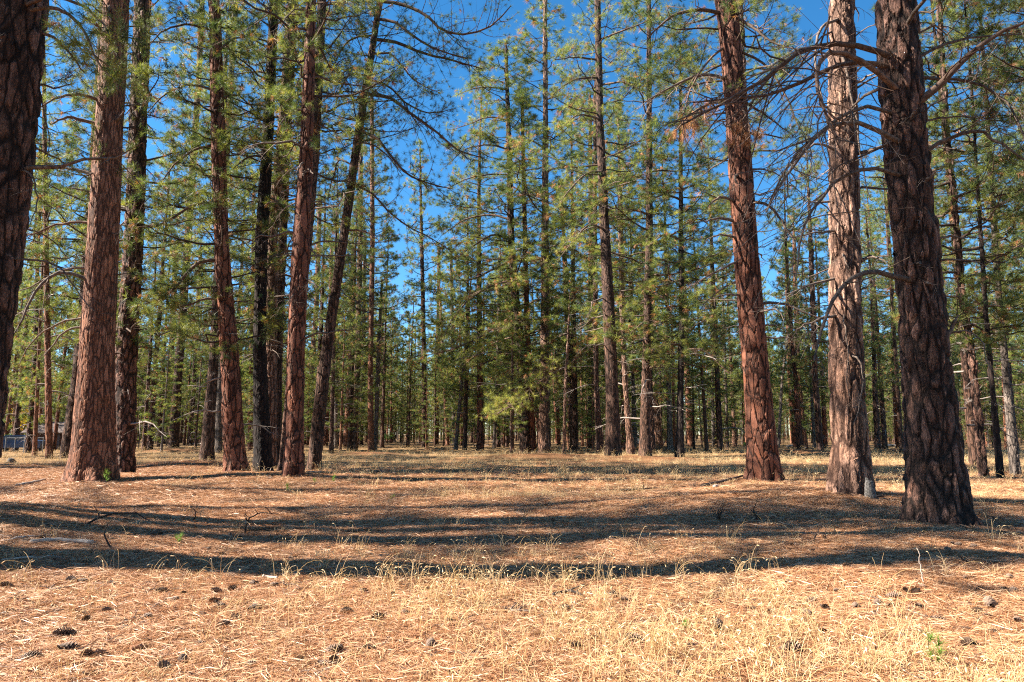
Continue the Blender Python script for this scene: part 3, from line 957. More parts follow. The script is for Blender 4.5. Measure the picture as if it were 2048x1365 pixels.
bb(B_, [(1800, 556), (1755, 546), (1722, 548), (1690, 568), (1662, 608), (1650, 640), (1636, 680), (1628, 722)], 12, dY=(-.35, -1.5), dens=.35, curl=.6, sublen=.25, t0=.5)
bb(B_, [(1840, 208), (1880, 168), (1930, 118), (1990, 74), (2060, 40)], 17, dY=(-.2, -.9), wood=4, **DK)
bb(B_, [(1838, 122), (1890, 88), (1950, 76), (2045, 68)], 8, dY=(0, .5), **DK)
bb(B_, [(1850, 308), (1900, 276), (1960, 262), (2000, 286), (2060, 330)], 10, dY=(-.1, -.5), **DK)
bb(B_, [(1850, 242), (1895, 236), (1965, 232)], 6, dY=(0, .6), **DK)
bb(B_, [(1900, 152), (1960, 170), (2000, 190), (2030, 235), (2055, 290)], 8, dY=(0, -.6), **DK)
bb(B_, [(1872, 526), (1902, 520), (1950, 524), (1986, 536)], 6, dY=(0, -.4), dens=.5, curl=.4)
bb(B_, [(1865, 478), (1900, 474), (1950, 476), (1975, 482)], 5, dY=(0, .4), dens=.4, curl=.4)
bb(B_, [(1893, 690), (1904, 655), (1918, 630)], 12, dY=(-.1, -.2), dens=.3, sublen=.1)
bb(B_, [(1896, 672), (1940, 664), (1968, 690), (1976, 730), (2006, 760)], 4, dY=(-.1, -.5), dens=.3)
for (u, v, du, dv) in [(1826, 230, 10, -14), (1850, 560, 14, 8), (1848, 520, -10, 6), (1790, 100, -16, -2), (1862, 360, 24, -22)]:
    bb(B_, [(u, v), (u + du, v + dv)], 6, dY=(-.42, -.62), dens=.2, sublen=.1)
B_ = 'pale'
WK = dict(curl=.5, sublen=.35, t0=.3, dens=.9)
bb(B_, [(1668, 460), (1632, 466), (1600, 472), (1570, 478)], 5, dY=(-.1, -.8), **WK)
bb(B_, [(1668, 555), (1635, 566), (1604, 578), (1560, 592)], 6, dY=(-.1, -.6), **WK)
bb(B_, [(1668, 630), (1635, 640), (1605, 652), (1588, 662)], 7, dY=(-.1, -.6), **WK)
bb(B_, [(1668, 604), (1650, 612), (1636, 610)], 4, dY=(-.1, -.5), **WK)
bb(B_, [(1716, 528), (1742, 516), (1782, 513)], 6, dY=(-.1, -.5), **WK)
bb(B_, [(1716, 584), (1736, 572), (1741, 560)], 4, dY=(-.1, -.5), **WK)
bb(B_, [(1666, 300), (1640, 290), (1610, 300), (1580, 330)], 6, dY=(-.1, -.8), **WK)
bb(B_, [(1716, 172), (1740, 150), (1765, 145)], 6, dY=(-.1, -.8), **WK)
bb(B_, [(1680, 250), (1660, 225), (1640, 200)], 7, dY=(-.3, -.9), **WK)
bb(B_, [(1690, 240), (1710, 215), (1722, 185)], 7, dY=(-.3, -.8), **WK)
bb(B_, [(1680, 618), (1690, 655), (1696, 700), (1694, 760), (1702, 800)], 3, dY=(-.45, -.6), dens=.3, curl=.5)
bb(B_, [(1690, 708), (1714, 716), (1726, 752), (1722, 800), (1706, 850)], 4, dY=(-.42, -.6), dens=.3, curl=.5)
bb(B_, [(1672, 500), (1690, 520), (1702, 545)], 4, dY=(-.4, -.6), dens=.3)
bb(B_, [(1672, 90), (1690, 130), (1700, 180), (1712, 230), (1718, 300), (1740, 400)], 6, dY=(-.4, -.9), dens=.5, curl=.5, sublen=.2)
bb(B_, [(1660, 20), (1640, 60), (1630, 110), (1640, 170), (1655, 250)], 7, dY=(-.4, -1.2), dens=.6, curl=.5, sublen=.2)
B_ = 'redplate'
bb(B_, [(1440, 27), (1405, 20), (1350, 30), (1300, 70)], 9, dY=(0, -.5), wood=4, **DK)
bb(B_, [(1446, 158), (1412, 150), (1350, 170), (1290, 205)], 8, dY=(0, -.5), **DK)
bb(B_, [(1455, 90), (1430, 110), (1390, 160), (1365, 230)], 6, dY=(0, -1.0), mode='sparse', tuft=.22, nneed=22, brown=.45, dens=.9)
bb(B_, [(1460, 200), (1420, 208), (1380, 230), (1350, 265)], 7, dY=(-.2, -1.2), mode='brown', tuft=.30, nneed=50, nw=.008, dens=1.0)
bb(B_, [(1480, 200), (1495, 240), (1500, 275)], 6, dY=(-.3, -.9), mode='brown', tuft=.28, nneed=50, nw=.008, dens=1.4)
bb(B_, [(1463, 402), (1440, 395), (1417, 411)], 7, dY=(-.1, -.6), dens=.4, sublen=.15)
bb(B_, [(1463, 442), (1432, 437), (1410, 444)], 8, dY=(-.1, -.5), dens=.3, sublen=.12)
bb(B_, [(1466, 476), (1440, 470), (1412, 480)], 6, dY=(-.1, -.5), dens=.5)
bb(B_, [(1474, 592), (1450, 590), (1424, 598)], 5, dY=(-.1, -.5), dens=.5)
bb(B_, [(1478, 520), (1440, 540), (1405, 560), (1370, 580)], 5, dY=(-.1, -.8), mode='sparse', tuft=.22, nneed=22, brown=.25)
bb(B_, [(1506, 403), (1535, 410), (1562, 440), (1582, 472), (1594, 500)], 7, dY=(-.1, -.6), dens=.5)
bb(B_, [(1476, 30), (1502, 52), (1552, 88), (1600, 100)], 7, dY=(-.1, -.8), **DK)
bb(B_, [(1485, 100), (1530, 130), (1570, 190), (1600, 260)], 6, dY=(0, -.8), mode='sparse', tuft=.22, nneed=22, brown=.1)
bb(B_, [(1490, 200), (1530, 230), (1570, 260)], 6, dY=(0, .5), mode='sparse', tuft=.22, nneed=22, brown=.1)
bb(B_, [(1526, 650), (1545, 650), (1562, 651)], 5, dY=(-.1, -.3), dens=.2)
bb(B_, [(1466, 345), (1470, 358), (1476, 368)], 8, dY=(-.45, -.7), dens=.1)
B_ = 'broad'
bb(B_, [(182, 566), (150, 549), (112, 548), (82, 570), (60, 602), (44, 640), (24, 676)], 8, dY=(-.3, -1.4), dens=.4, curl=.5)
bb(B_, [(184, 538), (150, 535), (110, 548), (60, 575), (30, 585)], 6, dY=(-.1, -.5), dens=.5, curl=.5)
bb(B_, [(190, 447), (150, 445), (110, 452), (60, 470), (20, 480)], 6, dY=(-.1, -.5), mode='sparse', tuft=.22, nneed=22)
bb(B_, [(196, 357), (162, 342), (135, 337), (106, 335)], 9, dY=(-.2, -.6), dens=.3, sublen=.12)
bb(B_, [(192, 388), (165, 380), (135, 376)], 7, dY=(-.1, -.5), dens=.4)
bb(B_, [(172, 652), (130, 664), (108, 688), (88, 712)], 5, dY=(-.1, -.5), dens=.4)
bb(B_, [(176, 635), (140, 640), (100, 655), (60, 690), (38, 730)], 5, dY=(0, .5), dens=.5)
bb(B_, [(205, 250), (170, 243), (140, 235), (100, 250)], 9, dY=(-.2, -.8), mode='live', tuft=.22, nneed=26, wood=4, brown=.1)
bb(B_, [(208, 205), (165, 190), (120, 195), (80, 215)], 8, dY=(-.2, -1.4), mode='live', tuft=.22, nneed=26, wood=4, brown=.1)
bb(B_, [(215, 70), (200, 58), (188, 48)], 9, dY=(-.4, -.8), dens=.3, sublen=.15)
bb(B_, [(222, 0), (216, 20), (222, 45)], 8, dY=(-.5, -.6), dens=.1)
bb(B_, [(236, 243), (244, 230), (250, 220)], 8, dY=(-.3, -.7), dens=.1)
B_ = 'edge'
bb(B_, [(60, 20), (100, 14), (140, 32), (168, 62), (190, 115), (215, 150), (240, 165)], 9, dY=(-.2, -.6), mode='live', tuft=.24, nneed=34, wood=4, dens=1.1, t0=.45)
bb(B_, [(55, 60), (100, 70), (140, 110), (170, 145)], 8, dY=(0, .8), mode='live', tuft=.24, nneed=34, wood=4, dens=1.1, t0=.4)
bb(B_, [(60, 5), (95, -10), (150, 5), (200, 40), (225, 78)], 9, dY=(-.3, -1.2), mode='live', tuft=.24, nneed=34, wood=4, dens=1.0, t0=.55)
bb(B_, [(35, 180), (75, 170), (110, 175), (145, 168)], 7, dY=(0, .9), mode='live', tuft=.22, nneed=30, wood=4)
bb(B_, [(38, 260), (80, 300), (120, 320), (150, 340)], 5, dY=(0, 1.6), mode='sparse', tuft=.22, nneed=30)
bb(B_, [(32, 342), (58, 345), (75, 408), (60, 450)], 5, dY=(0, -.4), dens=.5)
bb(B_, [(20, 520), (60, 518), (92, 524), (130, 546), (160, 592), (188, 622)], 5, dY=(0, -.2), dens=.3, curl=.3, t0=.5)
bb(B_, [(20, 462), (60, 460), (100, 478), (140, 520)], 4, dY=(.1, .8), dens=.6)
bb(B_, [(30, 130), (60, 150), (90, 240), (100, 330)], 4, dY=(0, .6), dens=.6)
B_ = 'curved'
bb(B_, [(432, 520), (404, 524), (372, 550), (340, 585), (300, 605), (262, 612)], 8, dY=(-.1, -1.2), mode='live', tuft=.24, nneed=24, wood=4, brown=.2, t0=.45)
bb(B_, [(434, 600), (410, 598), (380, 610), (350, 615)], 6, dY=(-.1, -.5), dens=.5, wood=4)
bb(B_, [(424, 405), (390, 410), (340, 440), (300, 455), (260, 452)], 7, dY=(-.1, -1.5), mode='live', tuft=.24, nneed=24, wood=4, brown=.3, t0=.4)
bb(B_, [(424, 290), (390, 300), (350, 330), (320, 370)], 6, dY=(0, -.9), mode='live', tuft=.22, nneed=22, wood=4, brown=.15)
bb(B_, [(420, 180), (380, 170), (330, 190), (290, 230)], 6, dY=(0, .9), mode='live', tuft=.22, nneed=22, wood=4, brown=.15)
bb(B_, [(418, 60), (380, 50), (330, 60), (300, 90)], 6, dY=(0, -1.2), mode='live', tuft=.22, nneed=22, wood=4)
bb(B_, [(440, 200), (470, 190), (500, 210), (520, 250)], 5, dY=(0, .9), mode='sparse', tuft=.22, nneed=22)
bb(B_, [(450, 480), (480, 480), (505, 500)], 4, dY=(0, .9), dens=.7)
bb(B_, [(438, 100), (465, 80), (500, 70), (520, 40)], 5, dY=(0, .9), mode='sparse', tuft=.22, nneed=22)
for k_, (key, u, side) in enumerate([('black', 530, -1), ('black', 545, 1), ('twinlit', 565, -1), ('twinlit', 560, 1), ('fork', 600, 1), ('fork', 600, -1),
                                     ('forkback', 630, 1), ('second', 272, 1), ('second', 262, -1), ('twindark', 575, 1)]):
    rng = np.random.RandomState(70 + k_)
    st = [t for t in TREES if t['key'] == key][0]['stem']
    for v in np.arange(20, 620, 62) + rng.uniform(-20, 20, 10):
        uu = np.interp(v, [s[0] for s in st][::-1], [s[1] for s in st][::-1])
        Ln = rng.uniform(18, 85) * (1.15 - v / 900)
        if rng.rand() < .25 and key == 'fork':
            continue
        dr = rng.uniform(-.1, .8)
        md = 'sparse' if (v < 330 and rng.rand() < .55) else 'dead'
        bb(key, [(uu, v), (uu + side * Ln * .4, v - 4), (uu + side * Ln * .75, v + Ln * dr * .35), (uu + side * Ln, v + Ln * dr)], rng.uniform(3, 5.5),
           mode=md, dY=(0, rng.uniform(-1.2, 1.2)), dens=.8, curl=.5, sublen=.38, tuft=.2, nneed=18, n=8)
# long fine dead sprays hanging left of the black trunk
B_ = 'slant'
LV = dict(mode='live', tuft=.26, nneed=34, nw=.008, wood=4, curl=.6, sublen=.34, brown=.04, t0=.28, dens=1.0)
for px, w, dy in [([(764, 3), (800, 8), (850, 30), (892, 64), (940, 68), (985, 50), (1022, 12)], 8, -1.0),
                  ([(760, 38), (790, 45), (820, 68), (870, 98), (935, 118)], 7, -.6),
                  ([(750, 79), (790, 85), (840, 105), (900, 120), (965, 138)], 8, .5),
                  ([(748, 108), (780, 108), (802, 130), (830, 162), (880, 186)], 5, -.3),
                  ([(738, 160), (772, 170), (812, 206), (852, 226), (905, 218)], 5, .9),
                  ([(736, 188), (780, 196), (822, 228), (870, 262), (920, 302), (965, 316)], 8, -1.0),
                  ([(722, 262), (752, 276), (782, 312), (812, 346), (852, 366), (905, 378)], 7, -.5),
                  ([(720, 284), (745, 290), (768, 305), (790, 330), (806, 352)], 4, .9),
                  ([(708, 368), (742, 386), (780, 426), (822, 456), (872, 482), (905, 505)], 5, .4),
                  ([(698, 460), (728, 463), (758, 482)], 5, -.2),
                  ([(735, 70), (700, 80), (672, 120), (660, 160)], 5, .6),
                  ([(725, 150), (700, 150), (680, 180), (668, 230)], 5, -.6),
                  ([(700, 330), (680, 320), (668, 350), (655, 400)], 4, .5),
                  ([(668, 560), (690, 590), (720, 610), (735, 650)], 3, -.6),
                  ([(655, 640), (632, 640), (618, 655)], 3, -.3)]:
    k2 = dict(LV)
    if px[0][1] > 440:
        k2['mode'] = 'dead'
    bb(B_, px, w, dY=(0, dy), **k2)
g = Geo()
inf = INFO['slant']
rng = np.random.RandomState(5)
for i in range(44):
    z = 15.0 + i * .25
    a = axis_at(inf, z)
    d = np.array([math.cos(i * 2.4), math.sin(i * 2.4), 0])
    L_ = 3.4 * (1 - (z - 15) / 13) + .4
    s = np.linspace(0, 1, 7)
    P = a + L_ * d[None] * s[:, None] + np.array([0, 0, 1]) * ((.1 * s + .25 * s ** 2) * L_)[:, None]
    dress(g, P, .035, rng, 'live', .8, .21, 20, .008, 4, 3, .05)
link('crown', g.mesh('crown', MAT3), inf['root'], kind='stuff')

# low leafy boughs of the centre pines
B_ = 'centre'
GV = dict(mode='live', tuft=.36, nneed=26, nw=.012, wood=4, curl=.35, sublen=.3, brown=.1, t0=.25, dens=.9, yl=.35)
for px, w, dy in [([(1030, 560), (990, 570), (950, 590), (905, 640), (880, 690)], 5, -3),
                  ([(1035, 640), (1000, 650), (950, 680), (900, 700), (850, 712)], 5, -4),
                  ([(1028, 480), (990, 470), (950, 490), (910, 520)], 5, -3),
                  ([(1022, 440), (980, 430), (930, 440), (885, 470)], 5, 2),
                  ([(1024, 520), (985, 540), (940, 560), (890, 560)], 5, -4),
                  ([(1018, 300), (980, 290), (930, 300), (895, 330)], 4, -3),
                  ([(1018, 350), (975, 350), (930, 360), (900, 375)], 4, -2),
                  ([(1016, 240), (975, 235), (935, 250), (905, 260)], 4, 2),
                  ([(1014, 180), (980, 175), (940, 180), (915, 190)], 4, -2),
                  ([(1022, 400), (1060, 390), (1090, 400), (1120, 420)], 4, -3),
                  ([(1018, 330), (1050, 320), (1080, 320), (1105, 340)], 4, -3),
                  ([(1040, 620), (1080, 600), (1120, 620), (1150, 640)], 4, -3),
                  ([(1042, 700), (1000, 715), (960, 730), (920, 740)], 4, -3),
                  ([(1040, 670), (980, 690), (940, 720), (900, 760)], 4, 2)]:
    bb(B_, px, w, dY=(0, dy), **GV)
B_ = 'litcentre'
G2 = dict(GV); G2['brown'] = .35
bb(B_, [(1095, 745), (1130, 735), (1110, 745), (1065, 775), (1025, 808), (990, 832)], 5, dY=(0, -7), **dict(GV, dens=1.15, tuft=.36, nneed=30, brown=.05, yl=.65))
bb(B_, [(1092, 700), (1070, 740), (1040, 780), (1010, 815)], 4, dY=(0, -6), **dict(GV, dens=1.15, tuft=.36, nneed=30, brown=.05, yl=.65))
for px, dy in [([(1095, 690), (1130, 670), (1160, 680), (1190, 690)], -4), ([(1095, 640), (1130, 620), (1165, 620), (1190, 640)], -4),
               ([(1093, 600), (1125, 590), (1160, 585), (1180, 590)], -4), ([(1095, 740), (1120, 735), (1150, 720), (1170, 700)], -4),
               ([(1088, 560), (1060, 550), (1030, 560), (1000, 575)], -5), ([(1088, 500), (1120, 490), (1150, 500), (1175, 520)], -3),
               ([(1088, 640), (1050, 640), (1020, 655), (985, 660)], -6), ([(1090, 300), (1060, 280), (1030, 290)], -4), ([(1090, 200), (1130, 190), (1150, 210)], -3)]:
    bb(B_, px, 4, dY=(0, dy), **G2)
for key, lst in {'thick': [([(1195, 120), (1150, 115), (1110, 120)], -2), ([(1200, 155), (1150, 160), (1105, 190)], -2), ([(1205, 240), (1160, 230), (1120, 260)], -2),
                           ([(1207, 345), (1180, 345), (1140, 380), (1110, 420)], -1.5), ([(1205, 170), (1250, 165), (1290, 190)], -2), ([(1200, 80), (1250, 60), (1300, 40)], -2),
                           ([(1212, 460), (1180, 450), (1150, 480), (1120, 515)], -2)],
                 'darkiso': [([(1364, 700), (1400, 700), (1440, 730), (1470, 760)], -1.5), ([(1362, 690), (1330, 690), (1300, 705)], -2), ([(1362, 640), (1400, 640), (1430, 650)], -2),
                             ([(1362, 480), (1330, 470), (1300, 490)], -2), ([(1364, 450), (1400, 440), (1430, 460)], -2), ([(1362, 400), (1330, 390), (1300, 400)], -2),
                             ([(1362, 380), (1400, 370), (1435, 385)], 2), ([(1362, 560), (1330, 570), (1290, 580)], -2)],
                 'brown2': [([(1294, 640), (1270, 660), (1250, 680)], -2), ([(1294, 580), (1330, 600), (1345, 650)], -2), ([(1292, 740), (1320, 730), (1345, 760)], -2),
                            ([(1298, 430), (1260, 420), (1230, 440)], -2), ([(1298, 200), (1340, 180), (1380, 160), (1420, 60)], -2)]}.items():
    for px, dy in lst:
        bb(key, px, 5, dY=(0, dy), **dict(GV, brown=.1, tuft=.3))


# ------------------------------------------------------------------ the forest behind
def add_bg(x, y, H, tv, cm, label, group, yaw, lean, rs_=1.0, name='pine_tree'):
    z = float(Hgt(x, y))
    r = root(name, (x, y, z), label, 'pine tree', group)
    s = H / 25.0
    t_ = link('trunk', TRV[tv], r)
    t_.scale = (s * rs_, s * rs_, s)
    c = link('crown', cm, r)
    sc = H / VH[cm.name]
    c.scale = (sc * random.uniform(.85, 1.15),) * 2 + (sc,)
    c.rotation_euler = (0, 0, yaw)
    c['kind'] = 'stuff'
    r.rotation_euler = (lean[0], lean[1], 0)
    return r


LM = [(-400, 'the left edge'), (20, 'the huge trunk at the left edge'), (190, 'the broad orange pine'), (347, 'the pine on the low mound'), (468, 'the curved reddish trunk'),
      (530, 'the black trunk'), (628, 'the slanting trunk'), (741, 'the straight orange pine'), (850, 'the lone slim pine'), (1050, 'the leafy centre pine'),
      (1226, 'the thick brown pine'), (1359, 'the isolated dark pine'), (1528, 'the red-plated pine'), (1697, 'the pale sunlit pine'), (1870, 'the massive dark pine'), (2000, 'the thin leaning pines'), (2600, 'the right edge')]
SHORT = {'the left edge': 'the left edge', 'the huge trunk at the left edge': 'the edge trunk', 'the broad orange pine': 'the broad pine', 'the pine on the low mound': 'the mound pine',
         'the curved reddish trunk': 'the curved trunk', 'the black trunk': 'the black trunk', 'the slanting trunk': 'the slanting trunk', 'the straight orange pine': 'the straight pine',
         'the lone slim pine': 'the lone slim pine', 'the leafy centre pine': 'the leafy pine', 'the thick brown pine': 'the thick pine', 'the isolated dark pine': 'the isolated pine',
         'the red-plated pine': 'the red-plated pine', 'the pale sunlit pine': 'the pale pine', 'the massive dark pine': 'the massive pine', 'the thin leaning pines': 'the leaning pines',
         'the right edge': 'the right edge'}
TONE = ['brown', 'orange', 'dark', 'grey', 'brown', 'reddish']


def zone(u):
    for i in range(len(LM) - 1):
        if u < LM[i + 1][0]:
            return LM[i][1], LM[i + 1][1]
    return LM[-2][1], LM[-1][1]


cand = []
rb_ = np.random.RandomState(21)
tries = 0
pl = list(placed)
while len(cand) < 185 and tries < 60000:
    tries += 1
    y = math.sqrt(rb_.uniform(50 ** 2, 112 ** 2))
    x = rb_.uniform(-.84, .84) * y
    u, v = project((x, y, 0))
    if y < 62 and 745 < u < 1010:
        continue
    if y < 56 and rb_.rand() < .5:
        continue
    md = 2.6 if y > 75 else 3.3
    if any((x - a) ** 2 + (y - b) ** 2 < md * md for a, b in pl):
        continue
    pl.append((x, y))
    cand.append((x, y))
for i, (x, y) in enumerate(cand):
    u, v = project((x, y, 0))
    a, b_ = zone(u)
    H = rb_.uniform(19, 29)
    if 770 < u < 960:
        H = rb_.uniform(15, 22)
    if 1560 < u < 1800:
        H = rb_.uniform(18, 25)
    tv = rb_.randint(0, 6)
    thin = rb_.rand() < .22
    if thin:
        H = rb_.uniform(11, 17)
    cm = FARV[rb_.randint(0, 5)] if not thin or rb_.rand() < .6 else DEADV[rb_.randint(0, 2)]
    if y < 62 and not thin:
        cm = MIDV[rb_.randint(0, 5)]
    row = 'near' if y < 70 else ('middle' if y < 90 else 'back')
    size = 'young thin' if thin else ('tall' if H > 24 else 'medium')
    lab = f"{size} {TONE[tv]} {row}-row pine between {SHORT[a]} and {SHORT[b_]}"
    add_bg(x, y, H, tv, cm, lab, 'background pines behind ' + b_[4:], rb_.uniform(0, 6.28), rb_.normal(size=2) * .032, (.55 if thin else rb_.uniform(.8, 1.25)))

# trees just outside the frame, whose shade and boughs reach into it
for i, (x, y, H, cm, bk, lab) in enumerate([
    (-10.2, 7.75, 29, NEARV[0], 2, 'pine outside the left edge whose trunk shadow crosses the front litter'),
    (-13.5, 9.75, 27, NEARV[3], 4, 'slimmer pine outside the left edge whose shade falls on the middle litter'),
    (-21.5, 11.6, 31, NEARV[1], 0, 'pine farther left outside the frame shading the middle litter'),
    (-25.5, 10.4, 30, NEARV[3], 4, 'pine far left outside the frame in line with the front shadows'),
    (-27.0, 14.4, 30, NEARV[2], 1, 'pine well left of the frame whose crown dapples the front of the mound'),
    (-31.0, 18.6, 30, NEARV[2], 1, 'third pine outside the left edge shading the mound'),
    (-25.0, 31.0, 29, NEARV[3], 0, 'pine outside the left edge with boughs entering at mid height'),
    (-28.0, 34.0, 28, MIDV[0], 2, 'pine with low boughs just outside the left edge'),
    (-31.0, 37.0, 28, MIDV[4], 0, 'far pine with low boughs outside the left edge'),
    (-36.0, 35.0, 30, NEARV[0], 0, 'pine well outside the left edge shading the far litter'),
    (-42.0, 33.0, 30, MIDV[2], 0, 'distant pine outside the left edge in the shade rows'),
    (-40.0, 45.0, 28, MIDV[0], 1, 'distant bushy pine outside the left edge'),
    (19.5, 22.0, 29, MIDV[2], 0, 'pine outside the right edge with foliage at the top corner'),
    (23.5, 28.0, 27, MIDV[4], 5, 'leafy pine just outside the right edge'),
    (28.0, 34.5, 28, MIDV[0], 0, 'second leafy pine just outside the right edge'),
    (33.0, 41.0, 27, MIDV[1], 2, 'far leafy pine outside the right edge')]):
    add_bg(x, y, H, bk, cm, lab, 'pines standing outside the frame', i * 1.3, (0, 0), (2.3, 2.0, 1.7)[min(i, 2)])
# the forest goes on behind the viewer and to the right, and keeps the open sky off the ground
rq = np.random.RandomState(12)
bh = []
while len(bh) < 46:
    x_, y_ = rq.uniform(-34, 40), rq.uniform(-42, 26)
    if math.hypot(x_, y_) < 5.5 or (y_ > 0 and x_ < .95 * y_ + 9) or (x_ < 3 and y_ > -3.5):
        continue
    if any((x_ - a) ** 2 + (y_ - b) ** 2 < 22 for a, b in bh):
        continue
    bh.append((x_, y_))
for i, (x_, y_) in enumerate(bh):
    add_bg(x_, y_, rq.uniform(25, 31), rq.randint(0, 6), (NEARV + MIDV)[rq.randint(0, 9)],
           'pine of the same open forest standing behind the viewpoint, outside the photo', 'pines behind the viewpoint', rq.uniform(0, 6), (0, 0), 1.7)
# young low-branched pines filling the gaps between the trunks
ry = np.random.RandomState(44)
yc = []
while len(yc) < 42:
    y_ = math.sqrt(ry.uniform(52 ** 2, 92 ** 2))
    x_ = ry.uniform(-.8, .8) * y_
    if any((x_ - a) ** 2 + (y_ - b) ** 2 < 5 for a, b in pl + yc):
        continue
    yc.append((x_, y_))
for i, (x_, y_) in enumerate(yc):
    u, v = project((x_, y_, 0))
    a, b_ = zone(u)
    H = ry.uniform(6, 15)
    o = add_bg(x_, y_, H, ry.randint(0, 6), FARV[0] if i % 2 else FARV[3], f"{'low' if H < 10 else 'half-grown'} bushy young pine between {SHORT[a]} and {SHORT[b_]}",
               'young bushy pines in front of ' + b_[4:], ry.uniform(0, 6), (0, 0), 1.0)
    for c_ in o.children:
        if c_.name.startswith('crown'):
            c_.scale = (c_.scale[0] * 1.5, c_.scale[1] * 1.5, c_.scale[2])
# mid-distance fillers that show mostly as crowns
for i, (u, v, H, cm, lab) in enumerate([
    (30, 893, 27, MIDV[4], 'bushy pine behind the yellow-leaved tree at the far left'),
    (225, 888, 29, MIDV[2], 'bushy pine whose crown fills the space around the broad orange pine'),
    (300, 889, 30, MIDV[0], 'bushy dense pine left of the pine on the low mound'),
    (460, 889, 28, MIDV[4], 'bushy pine behind the curved reddish trunk'),
    (700, 887, 25, MIDV[0], 'bushy pine with pointed top behind the pale rough pine'),
    (960, 895, 35, MIDV[2], 'bushy bright pine behind the leafy centre pine'),
    (1150, 895, 34, MIDV[4], 'bushy pine behind the dark pair of trunks'),
    (1250, 893, 33, MIDV[0], 'tall bushy pine behind the wavy sunlit pine'),
    (930, 889, 24, MIDV[4], 'bushy pine with yellowish foliage left of the leafy centre pine'),
    (1340, 889, 29, MIDV[2], 'bushy pine behind the isolated dark pine'),
    (1440, 890, 30, MIDV[0], 'bushy bright pine left behind the red-plated pine'),
    (1600, 893, 26, MIDV[4], 'bushy bright green pine between the red-plated and the pale pine'),
    (1770, 889, 25, MIDV[0], 'dense pine with pointed top between the pale and massive pines'),
    (1905, 893, 31, MIDV[4], 'tall bushy pine right behind the massive dark pine'),
    (2030, 893, 30, MIDV[2], 'tall bushy pine with yellowish foliage at the right edge')]):
    p = flat_at(u, v, 0)
    y = min(p[1], 62.0)
    x = p[0] * y / p[1]
    add_bg(x, y, H, i % 6, cm, lab, 'bushy pines of the middle distance', i * 2.1, (0, 0), 1.1)


# ------------------------------------------------------------------ instancing of ground cover
def instancer(name, pts, rots, scl, idx, meshes, kind='stuff', parent=None, **props):
    me = bpy.data.meshes.new(name)
    n = len(pts)
    me.vertices.add(n)
    me.vertices.foreach_set('co', np.asarray(pts, np.float32).ravel())
    for nm, ty, key, val in (('rot', 'FLOAT_VECTOR', 'vector', rots), ('scl', 'FLOAT', 'value', scl)):
        a = me.attributes.new(nm, ty, 'POINT')
        a.data.foreach_set(key, np.asarray(val, np.float32).ravel())
    a = me.attributes.new('idx', 'INT', 'POINT')
    a.data.foreach_set('value', np.asarray(idx, np.int32))
    c = bpy.data.collections.new(name + '_sources')
    for i, m_ in enumerate(meshes):
        c.objects.link(bpy.data.objects.new('%s_source_%02d' % (name, i), m_))
    ng = bpy.data.node_groups.new(name, 'GeometryNodeTree')
    ng.interface.new_socket('Geometry', in_out='INPUT', socket_type='NodeSocketGeometry')
    ng.interface.new_socket('Geometry', in_out='OUTPUT', socket_type='NodeSocketGeometry')
    N, L = ng.nodes, ng.links
    gi, go = N.new('NodeGroupInput'), N.new('NodeGroupOutput')
    ci = N.new('GeometryNodeCollectionInfo')
    ci.inputs['Collection'].default_value = c
    ci.inputs['Separate Children'].default_value = True
    ci.inputs['Reset Children'].default_value = True
    ip = N.new('GeometryNodeInstanceOnPoints')
    ip.inputs['Pick Instance'].default_value = True

    def na(nm, dt):
        x = N.new('GeometryNodeInputNamedAttribute')
        x.data_type = dt
        x.inputs['Name'].default_value = nm
        return [o for o in x.outputs if o.enabled and o.name == 'Attribute'][0]
    L.new(gi.outputs[0], ip.inputs['Points'])
    L.new(ci.outputs[0], ip.inputs['Instance'])
    L.new(na('rot', 'FLOAT_VECTOR'), ip.inputs['Rotation'])
    L.new(na('scl', 'FLOAT'), ip.inputs['Scale'])
    L.new(na('idx', 'INT'), ip.inputs['Instance Index'])
    L.new(ip.outputs[0], go.inputs[0])
    o = link(name, me, parent, kind=kind, **props)
    md = o.modifiers.new('scatter', 'NODES')
    md.node_group = ng
    return o


def ground_rots(x, y, yaw):
    e = .15
    nx = -(Hgt(x + e, y) - Hgt(x - e, y)) / (2 * e)
    ny = -(Hgt(x, y + e) - Hgt(x, y - e)) / (2 * e)
    out_ = np.zeros((len(x), 3))
    for i in range(len(x)):
        q = Vector((nx[i], ny[i], 1)).normalized().to_track_quat('Z', 'Y') @ Euler((0, 0, yaw[i])).to_quaternion()
        out_[i] = q.to_euler()
    return out_


# far forest mass beyond the trees one can tell apart
rf = np.random.RandomState(3)
n = 1300
y = np.sqrt(rf.uniform(108 ** 2, 230 ** 2, n))
x = rf.uniform(-.95, .95, n) * y
fm = []
for cm, tm in zip(FARV, TRV):
    g = bpy.data.meshes.new('far_pine')
    # crown and stem joined in one mesh
    import bmesh
    bmh = bmesh.new()
    bmh.from_mesh(tm)
    bmh.from_mesh(cm)
    for f in bmh.faces:
        pass
    nt_ = len(tm.polygons)
    bmh.faces.ensure_lookup_table()
    for i, f in enumerate(bmh.faces):
        f.material_index = 5 if i < nt_ else f.material_index
    bmh.to_mesh(g)
    bmh.free()
    for mt in MATF + [tm.materials[0]]:
        g.materials.append(mt)
    fm.append(g)
ns_ = 900
y = np.concatenate([y, np.sqrt(rf.uniform(84 ** 2, 135 ** 2, ns_))])
x = np.concatenate([x, rf.uniform(-.9, .9, ns_) * y[n:]])
small = np.concatenate([np.zeros(n, bool), np.ones(ns_, bool)])
n = n + ns_
